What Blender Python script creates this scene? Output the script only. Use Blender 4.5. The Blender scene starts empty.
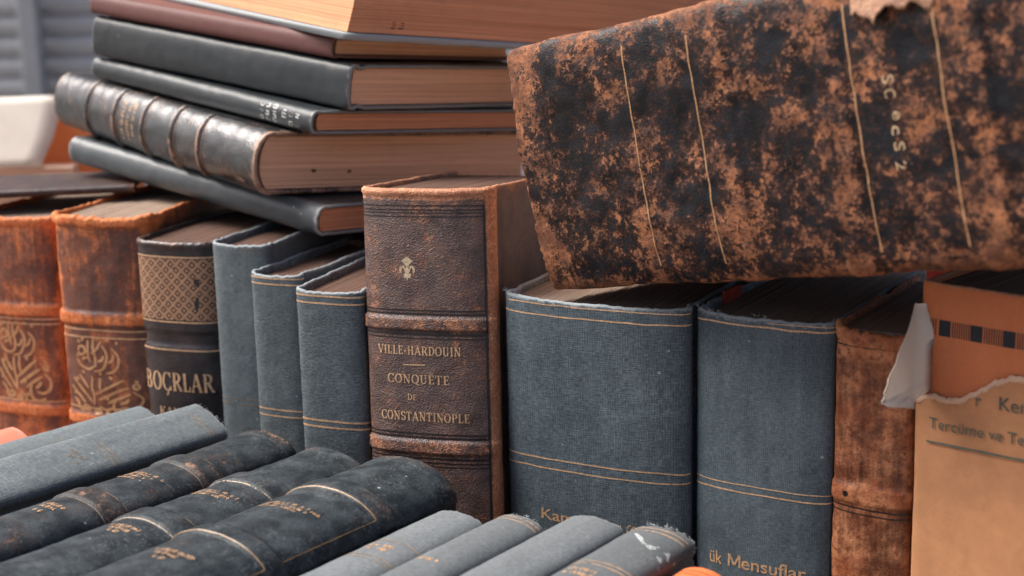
import bpy, math, random
import numpy as np
from mathutils import Matrix, Vector, noise as mnoise

random.seed(7)
SC = bpy.context.scene
COL = SC.collection

# ------------------------------------------------------------------ node helper
class NT:
    def __init__(s, mat):
        s.t = mat.node_tree; s.n = s.t.nodes; s.l = s.t.links
    def add(s, typ, **kw):
        nd = s.n.new(typ)
        for k, v in kw.items(): setattr(nd, k, v)
        return nd
    def put(s, sock, v):
        if isinstance(v, bpy.types.NodeSocket): s.l.new(v, sock)
        elif v is not None:
            if sock.type == 'RGBA' and len(v) == 3: v = (*v, 1)
            sock.default_value = v
    def math(s, op, a, b=None, c=None, clamp=False):
        nd = s.add('ShaderNodeMath', operation=op, use_clamp=clamp)
        s.put(nd.inputs[0], a)
        if b is not None: s.put(nd.inputs[1], b)
        if c is not None: s.put(nd.inputs[2], c)
        return nd.outputs[0]
    def mix(s, f, a, b, mode='MIX'):
        nd = s.add('ShaderNodeMix', data_type='RGBA', blend_type=mode)
        s.put(nd.inputs[0], f); s.put(nd.inputs[6], a); s.put(nd.inputs[7], b)
        return nd.outputs[2]
    def scale(s, vec, xyz, off=(0, 0, 0)):
        nd = s.add('ShaderNodeMapping')
        s.put(nd.inputs['Vector'], vec); nd.inputs['Scale'].default_value = xyz; nd.inputs['Location'].default_value = off
        return nd.outputs[0]
    def noise(s, vec, scale, detail=4, rough=.55, dist=0.0):
        nd = s.add('ShaderNodeTexNoise')
        s.put(nd.inputs['Vector'], vec); nd.inputs['Scale'].default_value = scale
        nd.inputs['Detail'].default_value = detail; nd.inputs['Roughness'].default_value = rough
        nd.inputs['Distortion'].default_value = dist
        return nd.outputs['Fac']
    def voro(s, vec, scale, feature='F1', rand=1.0):
        nd = s.add('ShaderNodeTexVoronoi', feature=feature)
        s.put(nd.inputs['Vector'], vec); nd.inputs['Scale'].default_value = scale; nd.inputs['Randomness'].default_value = rand
        return nd.outputs['Distance']
    def step(s, v, lo, hi):   # smooth 0..1
        nd = s.add('ShaderNodeMapRange', interpolation_type='SMOOTHSTEP')
        s.put(nd.inputs[0], v); nd.inputs[1].default_value = lo; nd.inputs[2].default_value = hi
        return nd.outputs[0]
    def attr(s, name):
        nd = s.add('ShaderNodeAttribute', attribute_name=name); return nd.outputs['Fac']
    def obj(s):
        return s.add('ShaderNodeTexCoord').outputs['Object']
    def uv(s):
        nd = s.add('ShaderNodeUVMap'); nd.uv_map = 'UVMap'; return nd.outputs[0]
    def sep(s, v):
        nd = s.add('ShaderNodeSeparateXYZ'); s.put(nd.inputs[0], v); return nd.outputs
    def bump(s, h, dist, strength=1.0, normal=None):
        nd = s.add('ShaderNodeBump'); s.put(nd.inputs['Height'], h)
        nd.inputs['Distance'].default_value = dist; nd.inputs['Strength'].default_value = strength
        if normal is not None: s.put(nd.inputs['Normal'], normal)
        return nd.outputs[0]

def new_mat(name):
    m = bpy.data.materials.new(name); m.use_nodes = True
    t = NT(m); b = m.node_tree.nodes['Principled BSDF']
    return m, t, b

def finish(t, b, color, rough, normal=None, spec=.5, metal=0.0, sheen=0):
    t.put(b.inputs['Base Color'], color); t.put(b.inputs['Roughness'], rough)
    t.put(b.inputs['Specular IOR Level'], spec); t.put(b.inputs['Metallic'], metal)
    if sheen: b.inputs['Sheen Weight'].default_value = sheen; b.inputs['Sheen Roughness'].default_value = .4
    if normal is not None: t.put(b.inputs['Normal'], normal)

def cloth(name, base, light=None, wearcol=(.30, .33, .34), thread=1.0, contrast=.5, seed=0., dust=.25, wear=1.0, rough=.72, coarse=1.0, pebble=0.):
    """bookcloth: two sets of slubby threads, rubbed pale at edges, specks of dust"""
    m, t, b = new_mat(name)
    light = light or tuple(min(1, c * 1.9 + .015) for c in base)
    uv = t.uv(); ob = t.scale(t.obj(), (1, 1, 1), (seed, seed * .7, seed * 1.3))
    k = 1 / thread
    wa = t.noise(t.scale(uv, (1500 * k, 330 * k, 1), (seed, 0, 0)), 1, 2, .5)
    wb = t.noise(t.scale(uv, (300 * k, 1300 * k, 1), (0, seed, 0)), 1, 2, .5)
    fine = t.noise(t.scale(uv, (1, 1, 1)), 1900 * k, 2, .6)
    s = t.sep(uv)
    gu = t.math('SINE', t.math('MULTIPLY', s[0], 2 * math.pi / (.00125 * thread)))
    gv = t.math('SINE', t.math('MULTIPLY', s[1], 2 * math.pi / (.00105 * thread)))
    grid = t.math('MULTIPLY_ADD', t.math('ADD', gu, gv), .028 * coarse, .0)
    weave = t.math('ADD', t.math('MULTIPLY', t.math('ADD', wa, wb), .38), t.math('MULTIPLY', fine, .24))
    weave = t.math('ADD', weave, grid)
    if pebble:
        pb = t.noise(t.scale(uv, (420, 1150, 1), (seed, 1, 0)), 1, 3, .55, 1.2)
        weave = t.math('ADD', t.math('MULTIPLY', weave, 1 - pebble), t.math('MULTIPLY', pb, pebble))
    big = t.noise(ob, 22, 6, .62)
    streak = t.noise(t.scale(uv, (160, 26, 1), (seed, seed, 0)), 1, 4, .6)
    v = t.math('MULTIPLY_ADD', t.math('SUBTRACT', weave, .5), contrast * 3.2, .36)
    v = t.math('ADD', v, t.math('MULTIPLY', t.math('SUBTRACT', big, .5), .6))
    v = t.math('ADD', v, t.math('MULTIPLY', t.math('SUBTRACT', streak, .5), .45))
    col = t.mix(t.step(v, 0, 1), base, light)
    w = t.attr('wear')
    ws = t.math('ADD', t.math('MULTIPLY', w, .9 * wear), t.math('MULTIPLY', t.math('SUBTRACT', t.noise(ob, 260, 4, .7), .5), 1.1))
    ws = t.math('ADD', ws, t.math('MULTIPLY', t.math('SUBTRACT', weave, .5), .7))
    col = t.mix(t.math('MULTIPLY', t.step(ws, .45, .95), .8), col, wearcol)
    # dust specks and scuffs
    sp = t.voro(t.scale(ob, (1, 1, 1), (3 + seed, 1, 2)), 95)
    big2 = t.noise(ob, 40, 2, .5)
    speck = t.math('MULTIPLY', t.step(sp, .10, .05), t.step(big2, .56, .62))
    sc = t.step(t.noise(t.scale(uv, (60, 210, 1), (seed, 4, 0)), 1, 5, .72, .6), .66, .74)
    col = t.mix(t.math('MULTIPLY', speck, dust * 2.2, clamp=True), col, (.42, .43, .42))
    col = t.mix(t.math('MULTIPLY', sc, dust, clamp=True), col, wearcol)
    n = t.bump(weave, .00035 * thread * (1 + 1.2 * pebble), .8)
    n = t.bump(big, .0012, .5, n)
    finish(t, b, col, rough, n, .28)
    return m

def leather(name, dark, tan, tan2, thr=.55, scale=30., grain=900., seed=0., wear=1.0, rough=(.42, .75), soft=.06,
            speck=.5, stretch=(1, 1, 1), mid=None, gap=.10, spec=.45, dust=0., grainamp=.00025, streaks=0., wts=(.62, .26, .12), gc=1.5, lump=1.0, halo_k=.45):
    """rubbed leather: a dark finished skin worn through to tan in ragged patches"""
    m, t, b = new_mat(name)
    ob = t.scale(t.obj(), stretch, (seed, seed * .6, seed * 1.7))
    w = t.attr('wear')
    n1 = t.noise(ob, scale, 9, .66, .25)
    n2 = t.noise(ob, scale * 5.5, 6, .7, .2)
    n3 = t.noise(ob, scale * 16, 4, .7)
    f = t.math('ADD', t.math('MULTIPLY', n1, wts[0]), t.math('MULTIPLY', n2, wts[1]))
    f = t.math('ADD', f, t.math('MULTIPLY', n3, wts[2]))
    if streaks:
        st = t.noise(t.scale(t.uv(), (240, 20, 1), (seed, 0, 0)), 1, 5, .65)
        f = t.math('ADD', f, t.math('MULTIPLY', t.math('SUBTRACT', st, .5), streaks))
    f = t.math('ADD', f, t.math('MULTIPLY', w, .22 * wear))
    mask = t.step(f, thr - soft, thr + soft)
    tn = t.mix(t.step(t.noise(ob, scale * 2.2, 5, .7), .36, .66), tan, tan2)
    tn = t.mix(t.step(t.noise(ob, scale * 12, 3, .6), .45, .75), tn, tuple(c * .62 for c in tan))
    # deepest wear: raw pale leather
    dk = t.mix(t.step(t.noise(ob, scale * 1.4, 5, .6), .35, .7), dark, mid or tuple(c * 1.8 + .006 for c in dark))
    halo = t.step(f, thr - soft - gap, thr)
    dk = t.mix(t.math('MULTIPLY', halo, halo_k), dk, tuple(c * .45 for c in tan))
    sp = t.math('MULTIPLY', t.step(t.noise(ob, scale * 9, 3, .6), .62, .70), speck)
    tn = t.mix(t.math('MULTIPLY', sp, t.math('SUBTRACT', 1.0, t.math('MULTIPLY', w, .5))), tn, dark)
    dk = t.mix(t.math('MULTIPLY', t.step(t.noise(ob, scale * 11 + 3, 3, .65), .63, .72), speck * .7), dk, tan)
    col = t.mix(mask, dk, tn)
    if dust:
        d = t.step(t.noise(ob, 55, 6, .75, .4), .52, .72)
        col = t.mix(t.math('MULTIPLY', d, dust), col, (.145, .165, .178))
        fs = t.math('MULTIPLY', t.step(t.noise(ob, 620, 2, .6), .56, .70), t.step(t.noise(ob, 30, 4, .6), .35, .6))
        col = t.mix(t.math('MULTIPLY', fs, dust * .9), col, (.21, .23, .24))
        d2 = t.math('MULTIPLY', t.step(t.voro(ob, 110), .10, .05), t.step(t.noise(ob, 45, 2), .56, .64))
        col = t.mix(t.math('MULTIPLY', d2, .8), col, (.48, .48, .46))
    g1 = t.voro(ob, grain); g2 = t.noise(ob, grain * .6, 3, .6)
    gr = t.math('ADD', t.math('MULTIPLY', g1, .7), g2)
    gcol = t.math('MULTIPLY_ADD', gr, gc, .9 - gc * .68)
    col = t.mix(.55, col, t.mix(1.0, col, t.add_rgb(gcol), 'MULTIPLY')) if hasattr(t, 'add_rgb') else col
    r = t.math('ADD', t.math('MULTIPLY', mask, rough[1] - rough[0]), rough[0])
    r = t.math('ADD', r, t.math('MULTIPLY', t.math('SUBTRACT', n2, .5), .25))
    n = t.bump(gr, grainamp, .8)
    n = t.bump(t.math('SUBTRACT', 1.0, mask), .0002, .6, n)
    n = t.bump(n1, .022 * lump / scale, .5, n)
    finish(t, b, col, r, n, spec)
    return m

def add_rgb(self, v):
    nd = self.add('ShaderNodeCombineColor')
    for i in range(3): self.put(nd.inputs[i], v)
    return nd.outputs[0]
NT.add_rgb = add_rgb

def paper_block(name, base, dark, seed=0., foxing=.3):
    """edges of a block of pages: leaves run across local X (the thickness)"""
    m, t, b = new_mat(name)
    ob = t.obj(); s = t.sep(ob)
    wob = t.math('MULTIPLY', t.noise(ob, 9, 2), .0009)
    x = t.math('ADD', s[0], wob)
    cv = t.add('ShaderNodeCombineXYZ')
    t.put(cv.inputs[0], t.math('MULTIPLY', x, 1700)); t.put(cv.inputs[1], t.math('MULTIPLY', s[1], 5)); t.put(cv.inputs[2], t.math('MULTIPLY', s[2], 5))
    ln = t.noise(t.scale(cv.outputs[0], (1, 1, 1), (seed, 0, 0)), 1, 4, .75)
    cv2 = t.add('ShaderNodeCombineXYZ')
    t.put(cv2.inputs[0], t.math('MULTIPLY', x, 420)); t.put(cv2.inputs[1], t.math('MULTIPLY', s[1], 4)); t.put(cv2.inputs[2], t.math('MULTIPLY', s[2], 4))
    sec = t.noise(t.scale(cv2.outputs[0], (1, 1, 1), (seed, 3, 0)), 1, 2, .6)
    fx = t.noise(t.scale(ob, (1, 1, 1), (seed, seed, 0)), 40, 6, .7)
    v = t.math('ADD', t.math('MULTIPLY', ln, .78), t.math('MULTIPLY', sec, .22))
    col = t.mix(t.step(v, .33, .62), dark, base)
    col = t.mix(t.math('MULTIPLY', t.step(fx, .5, .75), foxing), col, tuple(c * .5 for c in base))
    n = t.bump(v, .0005, .7)
    finish(t, b, col, .85, n, .15)
    return m

def gilt(name, col=(.52, .33, .17), worn=.35, metal=.55, rough=.42, seed=0., sc=420.):
    """gold stamping, flaked away in places"""
    m, t, b = new_mat(name)
    ob = t.scale(t.obj(), (1, 1, 1), (seed, seed, seed))
    n = t.noise(ob, sc, 4, .7); n2 = t.noise(ob, 75, 3, .6)
    v = t.math('ADD', t.math('MULTIPLY', n, .6), t.math('MULTIPLY', n2, .4))
    c = t.mix(t.step(t.noise(ob, 900, 2), .35, .65), tuple(x * .62 for x in col), col)
    finish(t, b, c, rough, t.bump(n, .0002, .5), .5, metal)
    tr = t.add('ShaderNodeBsdfTransparent'); mx = t.add('ShaderNodeMixShader')
    lo = .5 + .28 * (0.5 - worn) * 1.0
    t.put(mx.inputs[0], t.math('MULTIPLY', t.step(v, lo - .05 + .12, lo + .05 + .12), 1.0))
    t.l.new(b.outputs[0], mx.inputs[1]); t.l.new(tr.outputs[0], mx.inputs[2])
    t.l.new(mx.outputs[0], t.n['Material Output'].inputs[0])
    return m

def plain(name, col, rough=.7, var=.35, scale=60., spec=.3, bump=.0004):
    m, t, b = new_mat(name)
    ob = t.obj(); n = t.noise(ob, scale, 6, .65)
    c = t.mix(t.step(n, .3, .7), tuple(x * (1 - var) for x in col), tuple(min(1, x * (1 + var * .5)) for x in col))
    finish(t, b, c, rough, t.bump(n, bump, .6), spec)
    return m

# ------------------------------------------------------------------ object helpers
def link(name, verts, faces, mat, parent=None, smooth=True, uvs=None, wear=None):
    me = bpy.data.meshes.new(name)
    me.from_pydata([tuple(map(float, v)) for v in verts], [], faces)
    if uvs is not None:
        uvl = me.uv_layers.new(name='UVMap')
        idx = np.empty(len(me.loops), dtype=np.int32); me.loops.foreach_get('vertex_index', idx)
        uvl.data.foreach_set('uv', np.asarray(uvs, dtype=np.float32)[idx].ravel())
    if wear is not None:
        a = me.attributes.new('wear', 'FLOAT', 'POINT'); a.data.foreach_set('value', np.asarray(wear, dtype=np.float32))
    if smooth: me.polygons.foreach_set('use_smooth', [True] * len(me.polygons))
    me.materials.append(mat); me.update()
    o = bpy.data.objects.new(name, me); COL.objects.link(o)
    if parent is not None: o.parent = parent
    return o

def thing(name, label, cat, M, group=None, kind=None):
    o = bpy.data.objects.new(name, None); COL.objects.link(o)
    o.empty_display_size = .02; o.matrix_world = M
    o['label'] = label; o['category'] = cat
    if group: o['group'] = group
    return o

def pose(o, X, Z):
    X = Vector(X).normalized(); Z = Vector(Z).normalized(); Y = Z.cross(X).normalized(); X = Y.cross(Z)
    M = Matrix((X, Y, Z)).transposed().to_4x4(); M.translation = Vector(o)
    return M

def fn(x, y=0., z=0.): return mnoise.noise(Vector((x, y, z)))
def sstep(x): x = min(1, max(0, x)); return x * x * (3 - 2 * x)

class Shell:
    """a book's casing: one strip bent round board - joint - spine - joint - board, with real thickness"""
    def __init__(s, t, w, h, b, n=2.2, th=.0025, joint=.007, groove=.0012, bands=(), seed=0., fray=.0006, rough=.0002,
                 cap=0., wear_end=.006, wear_hinge=.0, lump=.0, dz=1.5, boards=True, edgewave=0., hinge_wear_w=.004, bandwear=1.0):
        s.bw = bandwear
        s.t, s.w, s.h, s.b, s.th, s.bands, s.seed, s.rough = t, w, h, b, th, bands, seed, rough
        s.fray, s.cap, s.we, s.wh, s.lump, s.dz, s.edgewave, s.hw = fray, cap, wear_end, wear_hinge, lump, dz / 1000., edgewave, hinge_wear_w
        P = []
        g = groove; j = joint
        left = [(0, y) for y in np.linspace(w, j + .003, max(4, int(w / .006)))]
        left += [(g * .12, j + .0015), (g * .6, j * .8 + .0005), (g, j * .55), (g * .75, j * .36), (g * .2, .0016), (0.0, .0006)]
        P += left
        N = 64
        for i in range(N + 1):
            a = -math.pi / 2 + math.pi * i / N
            sn, cs = math.sin(a), max(0., math.cos(a))
            P.append((t / 2 + t / 2 * math.copysign(abs(sn) ** (2 / n), sn), -b * cs ** (2 / n)))
        P += [(t - x, y) for x, y in reversed(left)]
        P = np.array(P)
        keep = [0] + [i for i in range(1, len(P)) if np.linalg.norm(P[i] - P[i - 1]) > 1e-7]
        P = P[keep]
        L = np.concatenate([[0], np.cumsum(np.linalg.norm(np.diff(P, axis=0), axis=1))])
        # resample: fine near the spine, coarse on the boards
        hl = (L[-1]) / 2
        half = hl - w + .0   # arc half-length of the spine about its centre
        s.half = half
        us = []
        u = -hl
        while u < hl - 1e-6:
            us.append(u)
            u += .0010 if abs(u) < half + .013 else .004
        us.append(hl)
        us = np.array(us)
        s.U = us
        s.P = np.stack([np.interp(us + hl, L, P[:, 0]), np.interp(us + hl, L, P[:, 1])], 1)
        T = np.gradient(s.P, us, axis=0)
        # smooth the tangents a little
        T = (np.roll(T, 1, 0) + 2 * T + np.roll(T, -1, 0)); T[0] = (0, -1); T[-1] = (0, 1)
        T /= np.linalg.norm(T, axis=1)[:, None]
        s.N = np.stack([T[:, 1], -T[:, 0]], 1)
        s.hl = hl
    def off(s, u, z):
        o = 0.
        if abs(u) < s.half + .002:
            e = sstep((s.half + .001 - abs(u)) / .004)
            for zc, hw, ht, sf in s.bands:
                d = abs(z - zc)
                o += ht * e * sstep((hw + sf - d) / sf)
        if s.rough:
            o += s.rough * (fn(u * 120 + s.seed, z * 120, 1.3) + .6 * fn(u * 45 + s.seed, z * 45, 7.))
        if s.lump:
            o += s.lump * fn(u * 22 + s.seed, z * 22, 3.)
        return o
    def top(s, u, end):
        k = s.seed * 3 + (5 if end else 9)
        f = s.fray * (fn(u * 260, k) + .7 * fn(u * 700, k + 2) + .8 * fn(u * 70, k + 4))
        if s.edgewave: f += s.edgewave * fn(u * 30, k + 7)
        if abs(u) < s.half: f -= s.cap * (1 - (u / s.half) ** 2)
        return f
    def at(s, u, z, lift=.00015):
        """point on the outer face, u along the bend from the spine's centre, z up the book"""
        x = np.interp(u, s.U, s.P[:, 0]); y = np.interp(u, s.U, s.P[:, 1])
        nx = np.interp(u, s.U, s.N[:, 0]); ny = np.interp(u, s.U, s.N[:, 1])
        o = s.off(u, z) + lift
        return (x + nx * o, y + ny * o, z)
    def u_of_x(s, x):
        m = np.abs(s.U) < s.half
        return float(np.interp(x, s.P[m][:, 0], s.U[m]))
    def wear(s, u, z):
        e = min(z, s.h - z)
        v = math.exp(-max(0, e) / s.we) * 1.0 if s.we else 0
        eb = s.hl - abs(u); v += .8 * math.exp(-eb / .004)
        if s.wh: v += s.wh * math.exp(-((abs(u) - s.half - .001) / s.hw) ** 2)
        if abs(u) < s.half + .002:
            for zc, hw, ht, sf in s.bands:
                if ht > 0: v += s.bw * sstep((hw + sf * .6 - abs(z - zc)) / (sf * .8))
        return v
    def build(s, i0, i1, name, mat, parent, capl=True, capr=True, wearfn=None):
        r = s.th / 2
        zs = np.linspace(r, s.h - r, max(8, int(s.h / s.dz)))
        if abs(s.U[i0]) > s.half and abs(s.U[i1]) > s.half and s.U[i0] * s.U[i1] > 0:
            zs = np.concatenate([np.linspace(r, .02, 14)[:-1], np.linspace(.02, s.h - .02, max(6, int(s.h / .005))), np.linspace(s.h - .02, s.h - r, 14)[1:]])
        ang = [math.pi / 8 * k for k in range(1, 8)]
        zin = np.linspace(s.h - r, r, 7)
        V = []; UV = []; W = []
        nl = None
        for i in range(i0, i1 + 1):
            u = s.U[i]; p = s.P[i]; n = s.N[i]
            tp, bt = s.top(u, 1), s.top(u, 0)
            fade = lambda z: tp * sstep((z - s.h * .9) / (s.h * .1)) + bt * sstep((s.h * .1 - z) / (s.h * .1))
            col = []
            for z in zs: col.append((s.off(u, z), z))
            for a in ang: col.append((-r + r * math.cos(a) + s.off(u, s.h) * (1 - a / math.pi), s.h - r + r * math.sin(a)))
            for z in zin: col.append((-s.th, z))
            for a in ang: col.append((-r - r * math.cos(a) + s.off(u, 0) * a / math.pi, r - r * math.sin(a)))
            nl = len(col)
            for o, z in col:
                V.append((p[0] + n[0] * o, p[1] + n[1] * o, z + fade(z)))
                UV.append((u, z)); W.append(s.wear(u, z) + (wearfn(u, z) if wearfn else 0) + (.25 if o < -1e-4 and (z > s.h - r or z < r) else 0))
        F = []
        m = i1 - i0 + 1
        for i in range(m - 1):
            a, b = i * nl, (i + 1) * nl
            for k in range(nl):
                k2 = (k + 1) % nl
                F.append((a + k, b + k, b + k2, a + k2))
        if capl: F.append(tuple(range(nl)))
        if capr: F.append(tuple((m - 1) * nl + k for k in reversed(range(nl))))
        return link(name, V, F, mat, parent, uvs=UV, wear=W)

def pages_mesh(sh, mat, parent, sq=.003, fore=.003, drop=.0022, name='page_block', seed=0., top_noise=.00025):
    """block of leaves inside the boards: every leaf end a little higher or lower than the next"""
    x0, x1 = sh.th + .0004, sh.t - sh.th - .0004
    nx = max(10, int((x1 - x0) / .0006)); ny = 16
    xs = np.linspace(x0, x1, nx)
    inside = np.abs(sh.U) < sh.half
    fx, fy = sh.P[inside][:, 0], sh.P[inside][:, 1]
    V = []; F = []
    def zt(i, y, end):
        return top_noise * (fn(i * 1.7, seed, end * 9) + fn(i * .21, seed, end * 5) * 1.5)
    for end in (0, 1):
        for i, x in enumerate(xs):
            y0 = float(np.interp(x, fx, fy)) + sh.th + drop
            q = (x - x0) / (x1 - x0) * 2 - 1
            y1 = sh.w - fore - .004 * (1 - q * q)
            for j in range(ny):
                y = y0 + (y1 - y0) * j / (ny - 1)
                z = (sh.h - sq if end else sq)
                V.append((x, y, z + zt(i, y, end)))
    o1 = nx * ny
    for i in range(nx - 1):
        for j in range(ny - 1):
            a = i * ny + j
            F.append((a, a + 1, a + ny + 1, a + ny))
            F.append((o1 + a, o1 + a + ny, o1 + a + ny + 1, o1 + a + 1))
    rim = [i * ny for i in range(nx)] + [(nx - 1) * ny + j for j in range(1, ny)] + [i * ny + ny - 1 for i in range(nx - 2, -1, -1)] + [j for j in range(ny - 2, 0, -1)]
    # side walls on their own vertices so the edges stay crisp
    base = len(V)
    for k in rim: V.append(V[k])
    for k in rim: V.append(V[o1 + k])
    R = len(rim)
    for k in range(R):
        k2 = (k + 1) % R
        F.append((base + k, base + k2, base + R + k2, base + R + k))
    return link(name, V, F, mat, parent, smooth=False)

# strips and glyphs lying on a casing
class Deco:
    def __init__(s, sh): s.sh = sh; s.V = []; s.F = []; s.UV = []; s.lift = .00016
    def quadstrip(s, pts, widths):
        """pts [(u,z)], ribbon of the given full widths"""
        n = len(pts); base = len(s.V); s.lift += 2.5e-6
        for i, (u, z) in enumerate(pts):
            a = pts[max(0, i - 1)]; b = pts[min(n - 1, i + 1)]
            du, dz = b[0] - a[0], b[1] - a[1]; l = math.hypot(du, dz) or 1
            wd = widths[i] if hasattr(widths, '__len__') else widths
            nx, nz = -dz / l * wd / 2, du / l * wd / 2
            for sg in (1, -1):
                s.V.append(s.sh.at(u + nx * sg, z + nz * sg, s.lift)); s.UV.append((u + nx * sg, z + nz * sg))
        for i in range(n - 1):
            a = base + 2 * i
            s.F.append((a, a + 1, a + 3, a + 2))
    def line(s, u0, z0, u1, z1, wd, jitter=0., step=.0015):
        L = math.hypot(u1 - u0, z1 - z0); n = max(2, int(L / step) + 1)
        sd = random.random() * 50
        pts = [(u0 + (u1 - u0) * i / (n - 1), z0 + (z1 - z0) * i / (n - 1)) for i in range(n)]
        if jitter: pts = [(u + jitter * fn(z * 90, sd), z + jitter * fn(u * 90, sd + 3)) for u, z in pts]
        s.quadstrip(pts, [wd * (1 + .25 * fn(i * .4, sd)) for i in range(n)])
    def arc_rule(s, z, wd, frac=.97, u0=None, u1=None, jitter=.00015):
        h = s.sh.half
        s.line(-h * frac if u0 is None else u0, z, h * frac if u1 is None else u1, z, wd, jitter)
    def poly(s, pts):
        base = len(s.V); s.lift += 2.5e-6
        for u, z in pts: s.V.append(s.sh.at(u, z, s.lift)); s.UV.append((u, z))
        s.F.append(tuple(range(base, base + len(pts))))
    def done(s, name, mat, parent):
        """one mesh for each cluster of marks that lie close together"""
        n = len(s.V); V = np.array([tuple(v) for v in s.V]); own = list(range(n))
        def root(i):
            while own[i] != i: own[i] = own[own[i]]; i = own[i]
            return i
        for f in s.F:
            r0 = root(f[0])
            for k in f[1:]: own[root(k)] = r0
        ids = {}
        for i in range(n): ids.setdefault(root(i), []).append(i)
        isl = [(np.array(v), V[v].min(0), V[v].max(0)) for v in ids.values()]
        grp = list(range(len(isl)))
        def gr(i):
            while grp[i] != i: i = grp[i]
            return i
        for i in range(len(isl)):
            for j in range(i):
                gap = np.maximum(0, np.maximum(isl[i][1] - isl[j][2], isl[j][1] - isl[i][2]))
                sz = max((isl[i][2] - isl[i][1]).max(), (isl[j][2] - isl[j][1]).max())
                if np.sqrt((gap ** 2).sum()) <= max(.018, min(.45 * sz, .018)): grp[gr(i)] = gr(j)
        out = {}
        for i in range(len(isl)): out.setdefault(gr(i), []).extend(isl[i][0].tolist())
        o = None
        for v in out.values():
            v = sorted(v); mp = {k: q for q, k in enumerate(v)}
            o = link(name, [s.V[k] for k in v], [tuple(mp[k] for k in f) for f in s.F if f[0] in mp], mat, parent, smooth=False, uvs=[s.UV[k] for k in v])
        return o

# a light serif alphabet drawn as strokes (unit height)
T_, H_ = .17, .075
def arc(cx, cy, rx, ry, a0, a1, n=14):
    return [(cx + rx * math.cos(math.radians(a0 + (a1 - a0) * i / n)), cy + ry * math.sin(math.radians(a0 + (a1 - a0) * i / n))) for i in range(n + 1)]
def wid(pts, thick=T_, thin=H_):
    w = []
    for i in range(len(pts)):
        a = pts[max(0, i - 1)]; b = pts[min(len(pts) - 1, i + 1)]
        d = math.hypot(b[0] - a[0], b[1] - a[1]) or 1
        w.append(thin + (thick - thin) * abs((b[1] - a[1]) / d) ** 1.5)
    return w
def stem(x, y0=0., y1=1., w=T_, sf=.13, s0=True, s1=True):
    r = [([(x, y0), (x, y1)], w)]
    if s0: r.append(([(x - sf, y0 + .035), (x + sf, y0 + .035)], H_))
    if s1: r.append(([(x - sf, y1 - .035), (x + sf, y1 - .035)], H_))
    return r
def cur(p): return [(p, wid(p))]
GL = {
 'I': (.42, stem(.21)), 'L': (.66, stem(.2) + [([(.2, .035), (.6, .035)], H_), ([(.58, 0), (.6, .28)], H_)]),
 'E': (.70, stem(.2) + [([(.2, .035), (.6, .035)], H_), ([(.58, 0), (.62, .27)], H_), ([(.2, .965), (.58, .965)], H_), ([(.57, 1), (.58, .75)], H_), ([(.2, .52), (.46, .52)], H_), ([(.46, .4), (.46, .64)], H_)]),
 'V': (.82, [([(.08, 1), (.42, 0)], T_), ([(.74, 1), (.42, 0)], H_), ([(0, .965), (.24, .965)], H_), ([(.6, .965), (.84, .965)], H_)]),
 'H': (.90, stem(.2) + stem(.68) + [([(.2, .5), (.68, .5)], H_)]),
 'A': (.82, [([(.08, 0), (.4, 1)], H_), ([(.4, 1), (.72, 0)], T_), ([(.18, .34), (.6, .34)], H_), ([(-.02, .035), (.2, .035)], H_), ([(.58, .035), (.84, .035)], H_)]),
 'R': (.82, stem(.2) + cur([(.2, .965)] + arc(.38, .74, .24, .225, 90, -90) + [(.2, .51)]) + [([(.42, .5), (.72, .03)], T_), ([(.66, .035), (.84, .035)], H_)]),
 'D': (.84, stem(.2) + cur([(.2, .965)] + arc(.36, .5, .38, .465, 90, -90) + [(.2, .035)])),
 'O': (.86, cur(arc(.42, .5, .34, .48, 0, 360, 26))),
 'Q': (.86, cur(arc(.42, .5, .34, .48, 0, 360, 26)) + [([(.42, .1), (.6, -.1), (.84, -.18)], H_ * 1.5)]),
 'U': (.86, [([(.2, 1), (.2, .35)], T_), ([(.06, .965), (.34, .965)], H_), ([(.66, 1), (.66, .35)], H_), ([(.54, .965), (.78, .965)], H_)] + cur([(.2, .36)] + arc(.43, .32, .23, .3, 180, 360) + [(.66, .36)])),
 'N': (.88, [([(.18, 0), (.18, 1)], H_), ([(.16, 1), (.7, 0)], T_), ([(.7, 0), (.7, 1)], H_), ([(.04, .035), (.32, .035)], H_), ([(.02, .965), (.22, .965)], H_), ([(.57, .965), (.84, .965)], H_)]),
 'C': (.80, cur(arc(.44, .5, .35, .48, 42, 318, 22)) + [([(.7, .98), (.71, .72)], H_), ([(.7, .02), (.71, .26)], H_)]),
 'S': (.64, cur(arc(.32, .735, .22, .23, 25, 270) + arc(.32, .265, .24, .24, 90, -155)) + [([(.53, .98), (.53, .76)], H_), ([(.08, .02), (.08, .25)], H_)]),
 'T': (.78, stem(.38, s1=False) + [([(.04, .965), (.72, .965)], H_), ([(.05, 1), (.04, .74)], H_), ([(.71, 1), (.72, .74)], H_)]),
 'P': (.74, stem(.2) + cur([(.2, .965)] + arc(.38, .72, .24, .245, 90, -90) + [(.2, .475)])),
 'B': (.78, stem(.2) + cur([(.2, .965)] + arc(.36, .75, .22, .215, 90, -90) + [(.2, .535)]) + cur([(.2, .535)] + arc(.38, .285, .27, .25, 90, -90) + [(.2, .035)])),
 'K': (.84, stem(.2) + [([(.72, .98), (.24, .42)], H_), ([(.38, .58), (.74, .02)], T_), ([(.56, .965), (.82, .965)], H_), ([(.64, .035), (.86, .035)], H_)]),
 '-': (.42, [([(.06, .42), (.36, .42)], H_ * 1.6)]), ' ': (.4, []),
}
GL['Ç'] = (.80, GL['C'][1] + [([(.44, 0), (.5, -.1), (.42, -.22), (.32, -.2)], H_ * 1.2)])
GL['Ê'] = (.70, GL['E'][1] + [([(.22, 1.1), (.38, 1.26), (.54, 1.1)], H_)])
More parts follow.
